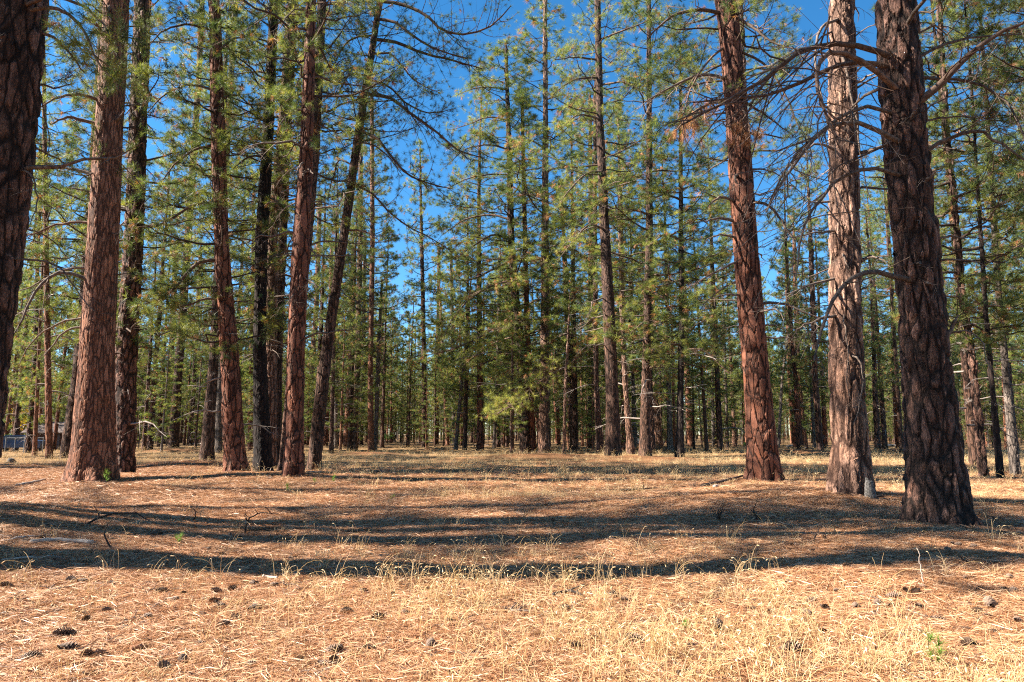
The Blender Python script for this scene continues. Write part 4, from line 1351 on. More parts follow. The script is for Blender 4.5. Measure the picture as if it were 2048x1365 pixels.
instancer('distant_forest', np.stack([x, y, np.zeros(n)], 1), np.stack([np.zeros(n), np.zeros(n), rf.uniform(0, 6.28, n)], 1),
          np.where(small | (rf.rand(n) < .2), rf.uniform(.09, .36, n), rf.uniform(.7, 1.0, n)), rf.randint(0, 5, n), fm, label='dense far pine wood closing the view behind the background rows', category='forest')


# ------------------------------------------------------------------ ground
def grassy(x, y):
    """0 on the needle litter, 1 in the dry grass"""
    x = np.asarray(x, float); y = np.asarray(y, float)
    n_ = .5 + .25 * np.sin(x * .9 + y * .4 + 1.2) * np.cos(y * .7 - x * .23) + .2 * np.sin(x * 2.1 - y * 1.3) + .12 * np.sin(x * 5.3 + y * 3.1)
    g_ = np.zeros_like(x)
    g_ = np.maximum(g_, np.exp(-(((x - .4) / 2.6) ** 2 + ((y - 7.6) / 1.7) ** 2)) * .95)      # front centre
    g_ = np.maximum(g_, np.exp(-(((x - 1.6) / 1.7) ** 2 + ((y - 5.2) / 1.2) ** 2)) * .75)
    g_ = np.maximum(g_, np.exp(-(((x - .9) / 4.0) ** 2 + ((y - 17.5) / 2.4) ** 2)) * .9)      # middle
    g_ = np.maximum(g_, np.clip((y - 19.0) / 10, 0, 1) * .75 * (x > -9 - .1 * y))
    g_ = np.maximum(g_, np.clip((y - 30.0) / 12, 0, 1) * .8)
    g_ = np.maximum(g_, np.exp(-(((x - 14) / 4.5) ** 2 + ((y - 17.5) / 4.5) ** 2)) * .9)
    for (cx, cy, mh, sx, sy) in MOUNDS:
        g_ = g_ * (1 - .9 * np.exp(-(((x - cx) / sx) ** 2 + ((y - cy) / sy) ** 2) ** 1.5))
    return np.clip(g_ * (.45 + n_), 0, 1)


def graded(lo, hi, d0, gr, c=0.0):
    a = [c]
    d = d0
    while a[-1] < hi:
        a.append(a[-1] + d); d *= gr
    b2 = [c]
    d = d0
    while b2[-1] > lo:
        b2.append(b2[-1] - d); d *= gr
    return np.array(sorted(set(b2[1:] + a)))


gx = graded(-320, 320, .06, 1.02)
gy = graded(-50, 600, .06, 1.02, 5.0)
GX, GY = np.meshgrid(gx, gy)
gr_ = np.random.RandomState(9)
lump = gr_.normal(size=GX.shape)
lump = (lump + np.roll(lump, 1, 0) + np.roll(lump, 1, 1) + np.roll(np.roll(lump, 1, 0), 1, 1)) / 4
GZ = Hgt(GX, GY) + lump * .010 * (GY < 30) * (np.abs(GX) < 30)
idx = np.arange(GX.size).reshape(GX.shape)
Q = np.stack([idx[:-1, :-1], idx[:-1, 1:], idx[1:, 1:], idx[1:, :-1]], -1).reshape(-1, 4)
g = Geo()
g.add(np.stack([GX, GY, GZ], -1), Q)
me = g.mesh('ground', [M_GROUND])
a = me.attributes.new('grassy', 'FLOAT', 'POINT')
a.data.foreach_set('value', grassy(GX, GY).ravel().astype(np.float32))
link('ground', me, kind='structure')

# ---- needle litter
straw = []
for s_ in range(4):
    rng = np.random.RandomState(600 + s_)
    g = Geo()
    nf = 72
    c = np.stack([rng.normal(size=nf) * .17, rng.normal(size=nf) * .17, rng.uniform(.002, .028, nf)], 1)
    for k_ in range(3):
        yaw = rng.uniform(0, 6.283, nf) if k_ == 0 else yaw + rng.normal(size=nf) * .16
        ln = rng.uniform(.11, .2, nf)
        d = np.stack([np.cos(yaw), np.sin(yaw), rng.normal(size=nf) * .10], 1)
        sd_ = np.stack([-np.sin(yaw), np.cos(yaw), rng.normal(size=nf) * .5], 1)
        w = .0014
        mid = c + d * ln[:, None] * .5 + np.stack([-np.sin(yaw), np.cos(yaw), np.ones(nf) * .4], 1) * (rng.normal(size=nf) * .012)[:, None]
        end = c + d * ln[:, None]
        V = np.stack([c + sd_ * w, c - sd_ * w, mid + sd_ * w, mid - sd_ * w, end], 1)
        b0 = np.arange(nf)[:, None] * 5
        Fq = (b0[:, :, None] + np.array([[0, 1, 3, 2]])[None]).reshape(-1, 4)
        tint = np.repeat(rng.beta(1.2, 1.1, nf), 5)
        n0 = g.n
        g.add(V, Fq, 0, tint)
        g.f3.append((b0 + np.array([[2, 3, 4]])) + n0)
        g.m3.append(np.zeros(nf, int))
    straw.append(g.mesh('needle_litter_patch', [M_STRAW], False))


def wedge(rng, n, y0, y1, k=.82, powr=1.0):
    """points in the part of the ground the camera sees, thinning with distance"""
    q = rng.uniform(0, 1, n)
    y = y0 * (y1 / y0) ** (q ** powr)
    x = rng.uniform(-k, k, n) * y
    return x, y


rl = np.random.RandomState(77)
xs, ys = [], []
x, y = wedge(rl, 12500, 3.3, 17, .86)
xs.append(x); ys.append(y)
x, y = wedge(rl, 4500, 15, 36, .84)
xs.append(x); ys.append(y)
x, y = np.concatenate(xs), np.concatenate(ys)
patch = np.sin(x * 1.7 + 2 * np.sin(y * .9)) * np.sin(y * 2.3 + 1.5 * np.sin(x * 1.1)) + .5 * np.sin(x * 4.1 - y * 3.3)
keep = rl.rand(len(x)) > grassy(x, y) * .45 + np.clip(-patch - .35, 0, .7)
x, y = x[keep], y[keep]
yaw = rl.uniform(0, 6.28, len(x))
sc = np.where(y < 12, rl.uniform(.8, 1.2, len(x)), rl.uniform(1.1, 1.7, len(x)))
instancer('fallen_pine_needles', np.stack([x, y, Hgt(x, y) + .004], 1), ground_rots(x, y, yaw), sc, rl.randint(0, 4, len(x)), straw,
          label='mat of long tan pine needles covering the forest floor', category='pine needles')

# ---- twigs and bark chips
deb = []
for s_ in range(6):
    rng = np.random.RandomState(800 + s_)
    g = Geo()
    if s_ < 4:
        ln = rng.uniform(.08, .3)
        q = np.linspace(-.5, .5, 6)
        P = np.stack([q * ln, np.sin(q * 4 + s_) * .03 * rng.normal() * 2, .012 + np.abs(q) * .02], 1)
        g.tubes(P, np.array([.001, .004, .005, .004, .003, .001]) * rng.uniform(.7, 1.3), 5)
        g.tubes(np.array([P[2], P[2] + [.02, .03, .02], P[2] + [.05, .06, .03]]), np.array([.003, .002, .001]), 4)
        deb.append(g.mesh('twig', [M_CHAR if s_ % 2 else M_DEAD]))
    else:
        an = np.arange(7) * 6.283 / 7
        rr_ = .035 * rng.uniform(.6, 1.3, 7)
        V = np.vstack([np.stack([np.cos(an) * rr_ * 1.5, np.sin(an) * rr_, rng.uniform(.004, .012, 7)], 1), [[0, 0, .02]], np.stack([np.cos(an) * rr_ * 1.5, np.sin(an) * rr_, -np.ones(7) * .01], 1)])
        g.add(V, [(i, (i + 1) % 7, 7) for i in range(7)] + [(i + 8, (i + 1) % 7 + 8, (i + 1) % 7) for i in range(7)] + [(i + 8, (i + 1) % 7, i) for i in range(7)])
        deb.append(g.mesh('bark_chip', [M_PINK if s_ == 4 else M_DEAD], False))
x, y = wedge(rl, 3600, 3.6, 34, .84)
n = len(x)
instancer('forest_debris', np.stack([x, y, Hgt(x, y) + .012], 1), ground_rots(x, y, rl.uniform(0, 6.28, n)), rl.uniform(.5, 1.5, n), rl.randint(0, 6, n), deb,
          label='small twigs and bark chips scattered through the needle litter', category='debris')

# ---- grass
grassm = []
for s_ in range(6):
    rng = np.random.RandomState(700 + s_)
    g = Geo()
    tall = s_ < 3
    nb = 7 if tall else 16
    hgt = rng.uniform(.18, .42, nb) if tall else rng.uniform(.05, .15, nb)
    yaw = rng.uniform(0, 6.28, nb)
    b0 = np.stack([rng.normal(size=nb) * .05, rng.normal(size=nb) * .05, np.zeros(nb)], 1)
    s = np.linspace(0, 1, 7 if tall else 4)
    arch = rng.uniform(.15, .75, nb)
    out_ = arch[:, None] * s[None] ** 2.0 * hgt[:, None]
    zz = hgt[:, None] * (s[None] - arch[:, None] * .55 * s[None] ** 3)
    P = b0[:, None] + np.stack([np.cos(yaw)[:, None] * out_, np.sin(yaw)[:, None] * out_, zz], -1)
    g.tubes(P, np.broadcast_to(np.linspace(.0019, .0011, len(s)), P.shape[:2]), 3, 0, .5)
    g.t[-1] = np.repeat(rng.beta(2, 1.5, nb), len(s) * 3)
    if tall:
        hd = rng.rand(nb) < .5
        E = P[hd]
        d = unit(E[:, -1] - E[:, -2]) * .7 + np.array([0, 0, -.55])
        d = unit(d)
        q = np.linspace(0, 1, 4)
        HP = E[:, -1][:, None] + d[:, None] * (q * .035)[None, :, None]
        g.tubes(HP, np.broadcast_to(np.array([.001, .0040, .0036, .0008]), HP.shape[:2]), 5, 0, .9)
    grassm.append(g.mesh('grass_tuft', [M_GRASS], True))
# greener variant
rng = np.random.RandomState(1)
x1, y1 = wedge(rl, 9000, 3.4, 13, .85)
k1 = rl.rand(len(x1)) < grassy(x1, y1) * .55 + .03
x2, y2 = wedge(rl, 16000, 12, 70, .85, .8)
k2 = rl.rand(len(x2)) < grassy(x2, y2) * 1.0
x, y = np.concatenate([x1[k1], x2[k2]]), np.concatenate([y1[k1], y2[k2]])
n = len(x)
isn = y < 12
ty = np.where(isn, np.where(rl.rand(n) < .55, rl.randint(0, 3, n), rl.randint(3, 6, n)), np.where(rl.rand(n) < .22, rl.randint(0, 3, n), rl.randint(3, 6, n)))
sc = np.where(isn, rl.uniform(.7, 1.15, n), rl.uniform(.7, 1.2, n) * np.clip(.8 + y / 40, 1, 1.6))
instancer('dry_grass', np.stack([x, y, Hgt(x, y)], 1), np.stack([np.zeros(n), np.zeros(n), rl.uniform(0, 6.28, n)], 1), sc, ty, grassm,
          label='sparse dry yellow grass with drooping seed heads in the needle litter', category='grass')


# ------------------------------------------------------------------ pine cones
def cone_mesh(seed, openness=1.0):
    rng = np.random.RandomState(seed)
    g = Geo()
    n = 74
    L_ = .095
    for i in range(n):
        q = (i + .5) / n
        ph = i * 2.39996
        prof = math.sin(math.pi * (q * .86 + .09)) ** .75
        r = .036 * prof
        x0 = -L_ / 2 + L_ * q
        ax = np.array([1, 0, 0]); rd = np.array([0, math.cos(ph), math.sin(ph)]); tg = np.cross(ax, rd)
        tilt = .55 * openness * (1 - q * .4)
        base = ax * x0 + rd * .008
        tip = ax * (x0 + .012 + .006 * (1 - tilt)) + rd * r * (.92 + .1 * rng.rand())
        w = .0085 * (.5 + prof * .6)
        m1 = base * .35 + tip * .65
        V = [base - tg * w * .3, base + tg * w * .3, m1 + tg * w, tip, m1 - tg * w, m1 - ax * .004]
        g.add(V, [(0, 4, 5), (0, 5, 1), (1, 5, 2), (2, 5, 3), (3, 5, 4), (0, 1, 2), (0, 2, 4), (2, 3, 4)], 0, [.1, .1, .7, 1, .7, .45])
    g.tubes(np.array([[-L_ / 2 - .004, 0, 0], [0, 0, 0], [L_ / 2, 0, 0]]), np.array([.008, .014, .004]), 6, 0, .1)
    return g.mesh('pine_cone', [M_CONE], False)


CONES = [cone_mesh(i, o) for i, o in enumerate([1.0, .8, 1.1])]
cone_px = [(130, 1280, 1.25), (170, 1325, 1.1), (135, 1310, 1.2), (60, 1325, 1), (205, 1320, .9), (330, 1350, 1.1), (365, 1332, .9), (445, 1260, 1), (470, 1245, .95), (506, 1226, 1),
           (425, 1213, 1), (440, 1220, .9), (435, 1192, 1), (462, 1187, 1), (290, 1245, .9), (215, 1230, .85), (172, 1247, .8), (142, 1168, 1.05), (165, 1170, .9), (14, 1180, 1),
           (115, 1127, 1), (66, 1145, .9), (118, 1145, .9), (222, 1175, .9), (325, 1190, 1), (345, 1208, .8), (505, 1175, .95), (512, 1174, .8), (545, 1178, .9), (645, 1187, .8),
           (728, 1192, 1), (755, 1248, 1.2), (785, 1197, .8), (690, 1230, .9), (808, 1233, .8), (860, 1302, 1), (735, 1308, .9), (665, 1313, 1.1), (668, 1334, 1), (650, 1340, .9),
           (600, 1332, .9), (500, 1340, .8), (400, 1298, .8), (1265, 1290, 1.25), (1225, 1197, 1), (1126, 1225, 1), (1155, 1305, 1), (1385, 1303, .8), (1437, 1265, 1.25), (1580, 1312, 1.35),
           (1615, 1238, 1.1), (1620, 1210, .95), (1650, 1223, .85), (1712, 1221, .9), (1785, 1202, 1.1), (1832, 1192, 1), (1672, 1188, .7), (1840, 1221, .8), (1955, 1230, .9), (1960, 1188, .9),
           (1980, 1218, 1.3), (1932, 1165, .9), (1945, 1164, .8), (2010, 1188, .9), (2025, 1190, .9), (1940, 1300, 1.2), (1745, 1308, .9), (1898, 1108, 1), (1915, 1095, .9), (1946, 1100, 1),
           (1905, 1092, .8), (1855, 1114, .7), (1720, 1150, .7), (1680, 1130, .7), (2035, 1250, .9), (1985, 1273, .8), (2020, 1162, .9), (1330, 1140, .7), (1260, 1114, .7), (925, 1295, .8),
           (900, 1250, .7), (1010, 1140, .7), (580, 1122, .8), (460, 1074, .8), (640, 1065, .7), (480, 1080, .8), (735, 1080, .7), (835, 1024, .7), (700, 1030, .6), (620, 1010, .6),
           (330, 1005, .8), (160, 1012, .8), (110, 1020, .7), (260, 1010, .7), (60, 1015, .7), (400, 1000, .7), (700, 1012, .7), (560, 1015, .7), (1345, 1052, .8), (1380, 1048, .7)]


def cone_zone(u, v, s=1.0):
    size = 'large open' if s >= 1.15 else ('open' if s >= .88 else 'small')
    if v < 1030:
        a = ('below the broad orange pine' if u < 420 else 'below the left-centre trunks' if u < 760 else 'in the middle grass' if u < 1350 else
             'on the right-hand mound' if u < 1750 else 'behind the massive dark pine')
        return f'{size} pine cone on the far litter {a}'
    if v < 1110:
        a = ('beside the arched dark branch' if u < 420 else 'near the dark hooked twig' if u < 760 else 'in the central shade' if u < 1350 else
             'on the near slope of the right-hand mound' if u < 1780 else 'in the shade at the foot of the massive dark pine')
        return f'{size} pine cone {a}'
    if v < 1200:
        a = ('just below the white log' if u < 300 else 'along the front shadow, left part' if u < 620 else 'along the front shadow, left of centre' if u < 1000 else
             'along the front shadow, right of centre' if u < 1500 else 'below the charred sticks' if u < 1800 else 'at the right edge below the massive pine')
        return f'{size} pine cone {a}'
    row = 'upper' if v < 1270 else 'lowest'
    a = ('at far left' if u < 190 else 'left of the bark scraps' if u < 330 else 'right of the bark scraps' if u < 560 else 'left of the front grass' if u < 780 else
         'at bottom centre' if u < 1100 else 'in the pale front grass' if u < 1420 else 'left of the green seedling' if u < 1760 else 'right of the green seedling')
    return f'{size} pine cone in the {row} sunlit litter, {a}'


rc = np.random.RandomState(31)
for (u, v, s) in cone_px:
    p = ground_hit(u, v)
    o = link('pine_cone', CONES[rc.randint(0, 3)], None, Vector(p) + Vector((0, 0,  .042 * s)), label=cone_zone(u, v, s), category='pine cone', group='fallen pine cones')
    o.scale = (s * 1.08,) * 3
    o.rotation_euler = (rc.uniform(0, 6.28), rc.uniform(-.35, .35), rc.uniform(0, 6.28))
x, y = wedge(rc, 190, 5.2, 22, .76)
for xx, yy in zip(x, y):
    p = (xx, yy, float(Hgt(xx, yy)))
    u, v = project(p)
    if 700 < u < 1450 and rc.rand() < .75:
        continue
    s = rc.uniform(.7, 1.2)
    o = link('pine_cone', CONES[rc.randint(0, 3)], None, Vector(p) + Vector((0, 0, .026)), label=cone_zone(u, v, s), category='pine cone', group='fallen pine cones')
    o.scale = (s,) * 3
    o.rotation_euler = (rc.uniform(0, 6.28), rc.uniform(-.35, .35), rc.uniform(0, 6.28))


# ------------------------------------------------------------------ fallen wood
def ground_stick(name, px, w, mat, label, cat, hgts=None, twigs=0, seed=0, k=7, n=10, tip=.5, jit=.01, taper=True):
    P = []
    for i, (u, v) in enumerate(px):
        p = ground_hit(u, v)
        P.append(p)
    P = np.array(P)
    depth = P[:, 1].mean()
    r = w * .5 * depth / F
    P[:, 2] += r * .9 + .025
    if hgts is not None:
        P[:, 2] += np.array(hgts)
    o0 = P.mean(axis=0)
    o0[2] = P[:, 2].min() - r * .6
    rng = np.random.RandomState(seed)
    Q = resample(P - o0, n)
    Q += rng.normal(size=Q.shape) * jit * np.array([1, 1, .4])
    g = Geo()
    rr = r * (np.linspace(1, tip, n)) * (1 + rng.normal(size=n) * .05)
    # closed ends
    d0, d1 = unit(Q[0] - Q[1]), unit(Q[-1] - Q[-2])
    QQ = np.vstack([Q[:1] + d0 * r * .12, Q[:1] + d0 * r * .1, Q, Q[-1:] + d1 * r * .1, Q[-1:] + d1 * r * .12])
    RR = np.concatenate([[.0005], [rr[0] * .85], rr, [rr[-1] * .8], [.0005]])
    g.tubes(QQ, RR, k, 0)
    if twigs:
        for j in range(twigs):
            i = rng.randint(2, n - 1)
            d = unit(rng.normal(size=3) * np.array([1, .6, .7]) + np.array([0, 0, .45]))
            s = np.linspace(0, 1, 5)[:, None]
            ln = rng.uniform(.08, .3)
            T_ = Q[i] + d * ln * s + rng.normal(size=3) * .1 * ln * s ** 2
            g.tubes(T_, np.linspace(r * .5, r * .2, 5), 4, 0)
    o = link(name, g.mesh(name, [mat]), None, Vector(o0), label=label, category=cat)
    return o


def arch_stick(name, uv, pts, w, mat, label, cat, twigs=0, seed=0, depth_off=None):
    """standing or arching stick: pts are (u, v) above the foot at uv, at the foot's distance"""
    b0 = ground_hit(*uv)
    P = [np.zeros(3)]
    for i, (u, v) in enumerate(pts):
        q = (i + 1) / len(pts)
        P.append(at(u, v, b0[1] + (depth_off or 0) * q) - b0)
    P = np.array(P)
    P[0, 2] -= .02
    n = 12
    Q = resample(P, n)
    rng = np.random.RandomState(seed)
    Q[1:] += rng.normal(size=(n - 1, 3)) * .006
    r = w * .5 * b0[1] / F
    g = Geo()
    g.tubes(Q, np.linspace(r, r * .35, n), 6, 0)
    for j in range(twigs):
        i = rng.randint(2, n - 1)
        d = unit(rng.normal(size=3) + np.array([0, 0, .3]))
        s = np.linspace(0, 1, 5)[:, None]
        ln = rng.uniform(.06, .22)
        g.tubes(Q[i] + d * ln * s + rng.normal(size=3) * .15 * ln * s ** 2, np.linspace(r * .5, r * .2, 5), 4, 0)
    return link(name, g.mesh(name, [mat]), None, Vector(b0), label=label, category=cat)


ground_stick('fallen_log', [(60, 1092), (100, 1088), (140, 1090), (186, 1094)], 9, M_LOG, 'white weathered log lying in the litter at the left, largest of the pale wood', 'log', seed=1, tip=.95, k=9)
ground_stick('fallen_branch', [(0, 1089), (50, 1080), (108, 1076)], 4, M_LOG, 'thin pale branch lying just above the white weathered log', 'branch', seed=2)
ground_stick('fallen_branch', [(0, 1128), (60, 1122), (120, 1120)], 5, M_LOG, 'pale branch lying below the white weathered log at the left edge', 'branch', seed=3)
ground_stick('fallen_branch', [(32, 976), (60, 970), (90, 963)], 6, M_LOG, 'pale split branch left of the foot of the broad orange pine', 'branch', seed=4)
ground_stick('fallen_log', [(1404, 978), (1440, 971), (1490, 960)], 7, M_LIMB, 'brown log lying against the left side of the red-plated pine', 'log', seed=5, hgts=(0, .03, .08))
ground_stick('fallen_branch', [(1240, 985), (1300, 982), (1360, 978), (1395, 980)], 4, M_CHAR, 'dark branch left of the brown log', 'branch', twigs=6, seed=6)
ground_stick('wood_chunk', [(1428, 980), (1442, 977)], 8, M_LOG, 'pale wood chunk in front of the brown log', 'wood', seed=7, n=5)
ground_stick('fallen_branch', [(1735, 1000), (1790, 998), (1830, 1004)], 5, M_CHAR, 'dark branch lying between the grey stump and the massive pine', 'branch', seed=8)
ground_stick('fallen_branch', [(1930, 1052), (1990, 1054), (2048, 1058)], 5, M_CHAR, 'charred branch right of the massive pine foot', 'branch', seed=9)
ground_stick('fallen_branch', [(62, 1242), (95, 1234), (138, 1228)], 4, M_CHAR, 'dark twig in the sunlit litter at the lower left', 'branch', seed=10)
ground_stick('fallen_branch', [(1105, 1200), (1135, 1191), (1165, 1200)], 7, M_CHAR, 'short dark crooked branch in the grass just below the front shadow', 'branch', seed=11, twigs=2)
ground_stick('wood_chip', [(524, 1162), (552, 1166)], 9, M_LOG, 'pale wood chip in the front shadow left of centre', 'wood', seed=12, n=5)
ground_stick('bark_scrap', [(262, 1314), (290, 1306)], 13, M_PINK, 'reddish bark scrap near the bottom left cones', 'bark', seed=13, n=5)
ground_stick('bark_scrap', [(425, 1215), (440, 1207)], 10, M_PINK, 'reddish bark scrap between two cones left of centre', 'bark', seed=14, n=5)
ground_stick('fallen_branch', [(700, 942), (760, 946), (790, 950)], 4, M_DEAD, 'twiggy bare branch lying right of the slanting trunk', 'branch', twigs=9, seed=15)
ground_stick('fallen_branch', [(540, 958), (575, 950), (650, 945)], 3, M_LOG, 'pale thin branch at the foot of the slanting trunk', 'branch', twigs=3, seed=16)
ground_stick('fallen_log', [(1575, 897), (1592, 893), (1612, 899)], 5, M_LOG, 'pale fallen wood at the foot of the three reddish pines', 'log', twigs=6, seed=17)
ground_stick('fallen_log', [(1762, 896), (1785, 894), (1815, 897)], 6, M_LOG, 'pale fallen log between the pale pine and the massive pine', 'log', twigs=6, seed=18)
ground_stick('fallen_branch', [(948, 894), (960, 892), (978, 893)], 3, M_DEAD, 'distant curved branch on the grass left of the leafy centre pine', 'branch', seed=19)
ground_stick('fallen_log', [(1135, 907), (1160, 905), (1180, 906)], 5, M_CHAR, 'dark rotten log behind the mound between crooked pine and dark pair', 'log', twigs=4, seed=20)
ground_stick('fallen_branch', [(1880, 915), (1900, 905), (1925, 908)], 3, M_DEAD, 'grey twiggy branch right behind the massive pine', 'branch', twigs=8, seed=21)
ground_stick('fallen_branch', [(380, 892), (400, 890), (420, 891)], 4, M_LOG, 'pale wood on the ground behind the plain brown tapering pine', 'branch', seed=22, twigs=3)
arch_stick('dead_branch', (165, 1052), [(185, 1042), (212, 1032), (245, 1027), (275, 1029), (300, 1042)], 5, M_CHAR, 'arched dark fallen branch above the front shadow at the left', 'branch', twigs=5, seed=30)
arch_stick('dead_branch', (236, 1106), [(218, 1090), (210, 1068), (214, 1048), (232, 1036)], 4.5, M_CHAR, 'dark curved stick standing below the arched branch at the left', 'branch', seed=31)
arch_stick('dead_branch', (490, 1068), [(494, 1044), (512, 1029), (535, 1026), (558, 1031)], 4, M_CHAR, 'dark hooked twig left of centre beyond the front shadow', 'branch', twigs=6, seed=32)
arch_stick('dead_branch', (380, 1045), [(390, 1035), (392, 1023), (384, 1016)], 3.5, M_CHAR, 'small curved green-brown sprout right of the arched branch', 'branch', seed=33)
arch_stick('dead_branch', (1625, 1085), [(1631, 1072), (1646, 1046)], 3.5, M_CHAR, 'left one of two thin charred sticks below the right-hand mound', 'branch', seed=34)
arch_stick('dead_branch', (1667, 1078), [(1669, 1062), (1668, 1045)], 3, M_CHAR, 'right one of two thin charred sticks below the right-hand mound', 'branch', seed=35)
arch_stick('dead_branch', (1846, 1172), [(1843, 1140), (1836, 1096)], 3, M_LOG, 'white thin stick standing upright in the litter below the massive pine', 'branch', seed=36)
arch_stick('dead_branch', (1948, 1134), [(1935, 1125), (1918, 1112)], 5, M_CHAR, 'charred stick leaning out of the litter right of the white stick', 'branch', seed=37)
arch_stick('dead_branch', (1516, 1042), [(1510, 1030), (1506, 1018)], 5, M_CHAR, 'forked charred stub right of the dead shrub', 'branch', twigs=4, seed=38)
arch_stick('dead_branch', (1945, 1045), [(1942, 1030), (1940, 1026)], 4, M_CHAR, 'short charred stub just right of the massive pine foot', 'branch', seed=39)
arch_stick('dead_branch', (1992, 1050), [(1988, 1040), (1984, 1033)], 4, M_CHAR, 'second charred stub right of the massive pine foot', 'branch', seed=40)

# little dead shrub, and scattered bare twig tufts
def dead_shrub(uv, hpx, label, seed, n=14, mat=M_CHAR):
    b0 = ground_hit(*uv)
    hh = hpx * b0[1] / F
    rng = np.random.RandomState(seed)
    g = Geo()
    for i in range(n):
        yaw = rng.uniform(0, 6.28); lean = rng.uniform(.1, .9)
        d = unit(np.array([math.cos(yaw) * lean, math.sin(yaw) * lean, 1]))
        s = np.linspace(0, 1, 6)[:, None]
        ln = hh * rng.uniform(.5, 1.1)
        P = d * ln * s + rng.normal(size=3) * .25 * ln * s ** 2
        g.tubes(P, np.linspace(.005, .002, 6), 4, 0)
        for j in range(4):
            k_ = rng.randint(1, 5)
            d2 = unit(d + rng.normal(size=3) * .8)
            g.tubes(P[k_] + d2 * ln * .35 * s, np.linspace(.003, .0015, 6), 3, 0)
    return link('dead_shrub', g.mesh('dead_shrub', [mat]), None, Vector(b0), label=label, category='shrub')


dead_shrub((1438, 1042), 36, 'small bare dark shrub at the left foot of the right-hand mound', 1)
dead_shrub((1388, 980), 18, 'grey bare shrub tuft below the dark branch by the red-plated pine', 2, 22, M_DEAD)
dead_shrub((1650, 1082), 18, 'low bare twig tuft between the two charred sticks', 3, 8)


# stumps
def stump(uv, wpx, hpx, label, seed, name='tree_stump'):
    b0 = ground_hit(*uv)
    r = wpx * .5 * b0[1] / F
    h = hpx * b0[1] / F
    rng = np.random.RandomState(seed)
    zs = np.linspace(-.1, h, 16)
    q = np.clip(zs / h, 0, 1)
    R = r * (1.05 - .55 * q ** 1.6)
    sides = 22
    g = trunk_geo(zs, -.25 * r * q + r * .1, zs * 0, R, sides, .1, seed, .08)
    V = g.v[0].reshape(16, sides, 3)
    an = np.arange(sides) * 2 * math.pi / sides
    jag = (np.cos(an + 2) * .5 + .5) * h * .22 + rng.uniform(-.03, .04, sides) * h
    V[-1, :, 2] -= jag
    V[-2, :, 2] -= jag * .6
    V[:, :, 0] += rng.normal(size=(16, sides)) * r * .04
    c = V[-1].mean(axis=0) - np.array([0, 0, h * .06])
    i0 = g.n
    g.add(np.vstack([V[-1] * 1.0, c[None]]), [(i, (i + 1) % sides, sides) for i in range(sides)])
    r_ = root(name, b0, label, 'stump')
    link('stump_wood', g.mesh('stump_wood', [M_STUMP]), r_)
    for j in range(3):
        yaw = 2.1 * j + .4
        d = np.array([math.cos(yaw), math.sin(yaw), 0])
        g2 = Geo()
        s = np.linspace(0, 1, 6)[:, None]
        g2.tubes(d * r * (.6 + 1.3 * s) + np.array([0, 0, 1]) * (.05 * (1 - s) - .02), np.linspace(r * .3, r * .1, 6), 6)
        link('root', g2.mesh('root', [M_STUMP]), r_)
    return r_


stump((1741, 1000), 20, 44, 'small grey broken stump leaning beside the foot of the pale sunlit pine', 3)
stump((22, 925), 14, 9, 'low cut stump in the dry grass at the left edge', 4)


# seedlings
def seedling(uv, hpx, label, seed, tuft=.09, n=5):
    b0 = ground_hit(*uv)
    h = hpx * b0[1] / F
    rng = np.random.RandomState(seed)
    r_ = root('pine_seedling', b0, label, 'seedling')
    g = Geo()
    P = np.array([[0, 0, -.02], [.01, 0, h * .35], [0, .01, h * .7], [0, 0, h]])
    g.tubes(resample(P, 7), np.linspace(.004, .002, 7), 5)
    link('stem', g.mesh('stem', [M_TWIG]), r_)
    g = Geo()
    C = np.array([[rng.normal() * h * .14, rng.normal() * h * .14, h * z] for z in np.linspace(.35, 1, n)])
    g.tufts(C, np.tile([0, 0, 1.0], (n, 1)) + rng.normal(size=(n, 3)) * .3, np.full(n, min(tuft, h * .55)), 30, .0035, rng, 0, rng.uniform(0, 1, n), (10, 70), 0)
    link('needles', g.mesh('needles', [M_SEED]), r_, kind='stuff')


seedling((1862, 1340), 62, 'bright green pine seedling near the bottom right', 1)
seedling((216, 968), 24, 'green seedling at the right foot of the broad orange pine', 2, .16)
seedling((575, 985), 16, 'small green seedling below the thick reddish pine', 3, .12)
seedling((668, 967), 14, 'small green seedling right below the slanting trunk', 4, .12)
seedling((628, 968), 10, 'tiny green seedling left of the one below the slanting trunk', 5, .1)
seedling((358, 1090), 20, 'low green sprout in the front shadow left of centre', 6, .09)
seedling((1370, 1265), 20, 'faint green sprout in the sunlit grass left of a big cone', 7, .06)
seedling((785, 1002), 10, 'tiny green sprout in the litter left of the middle grass', 8, .1)


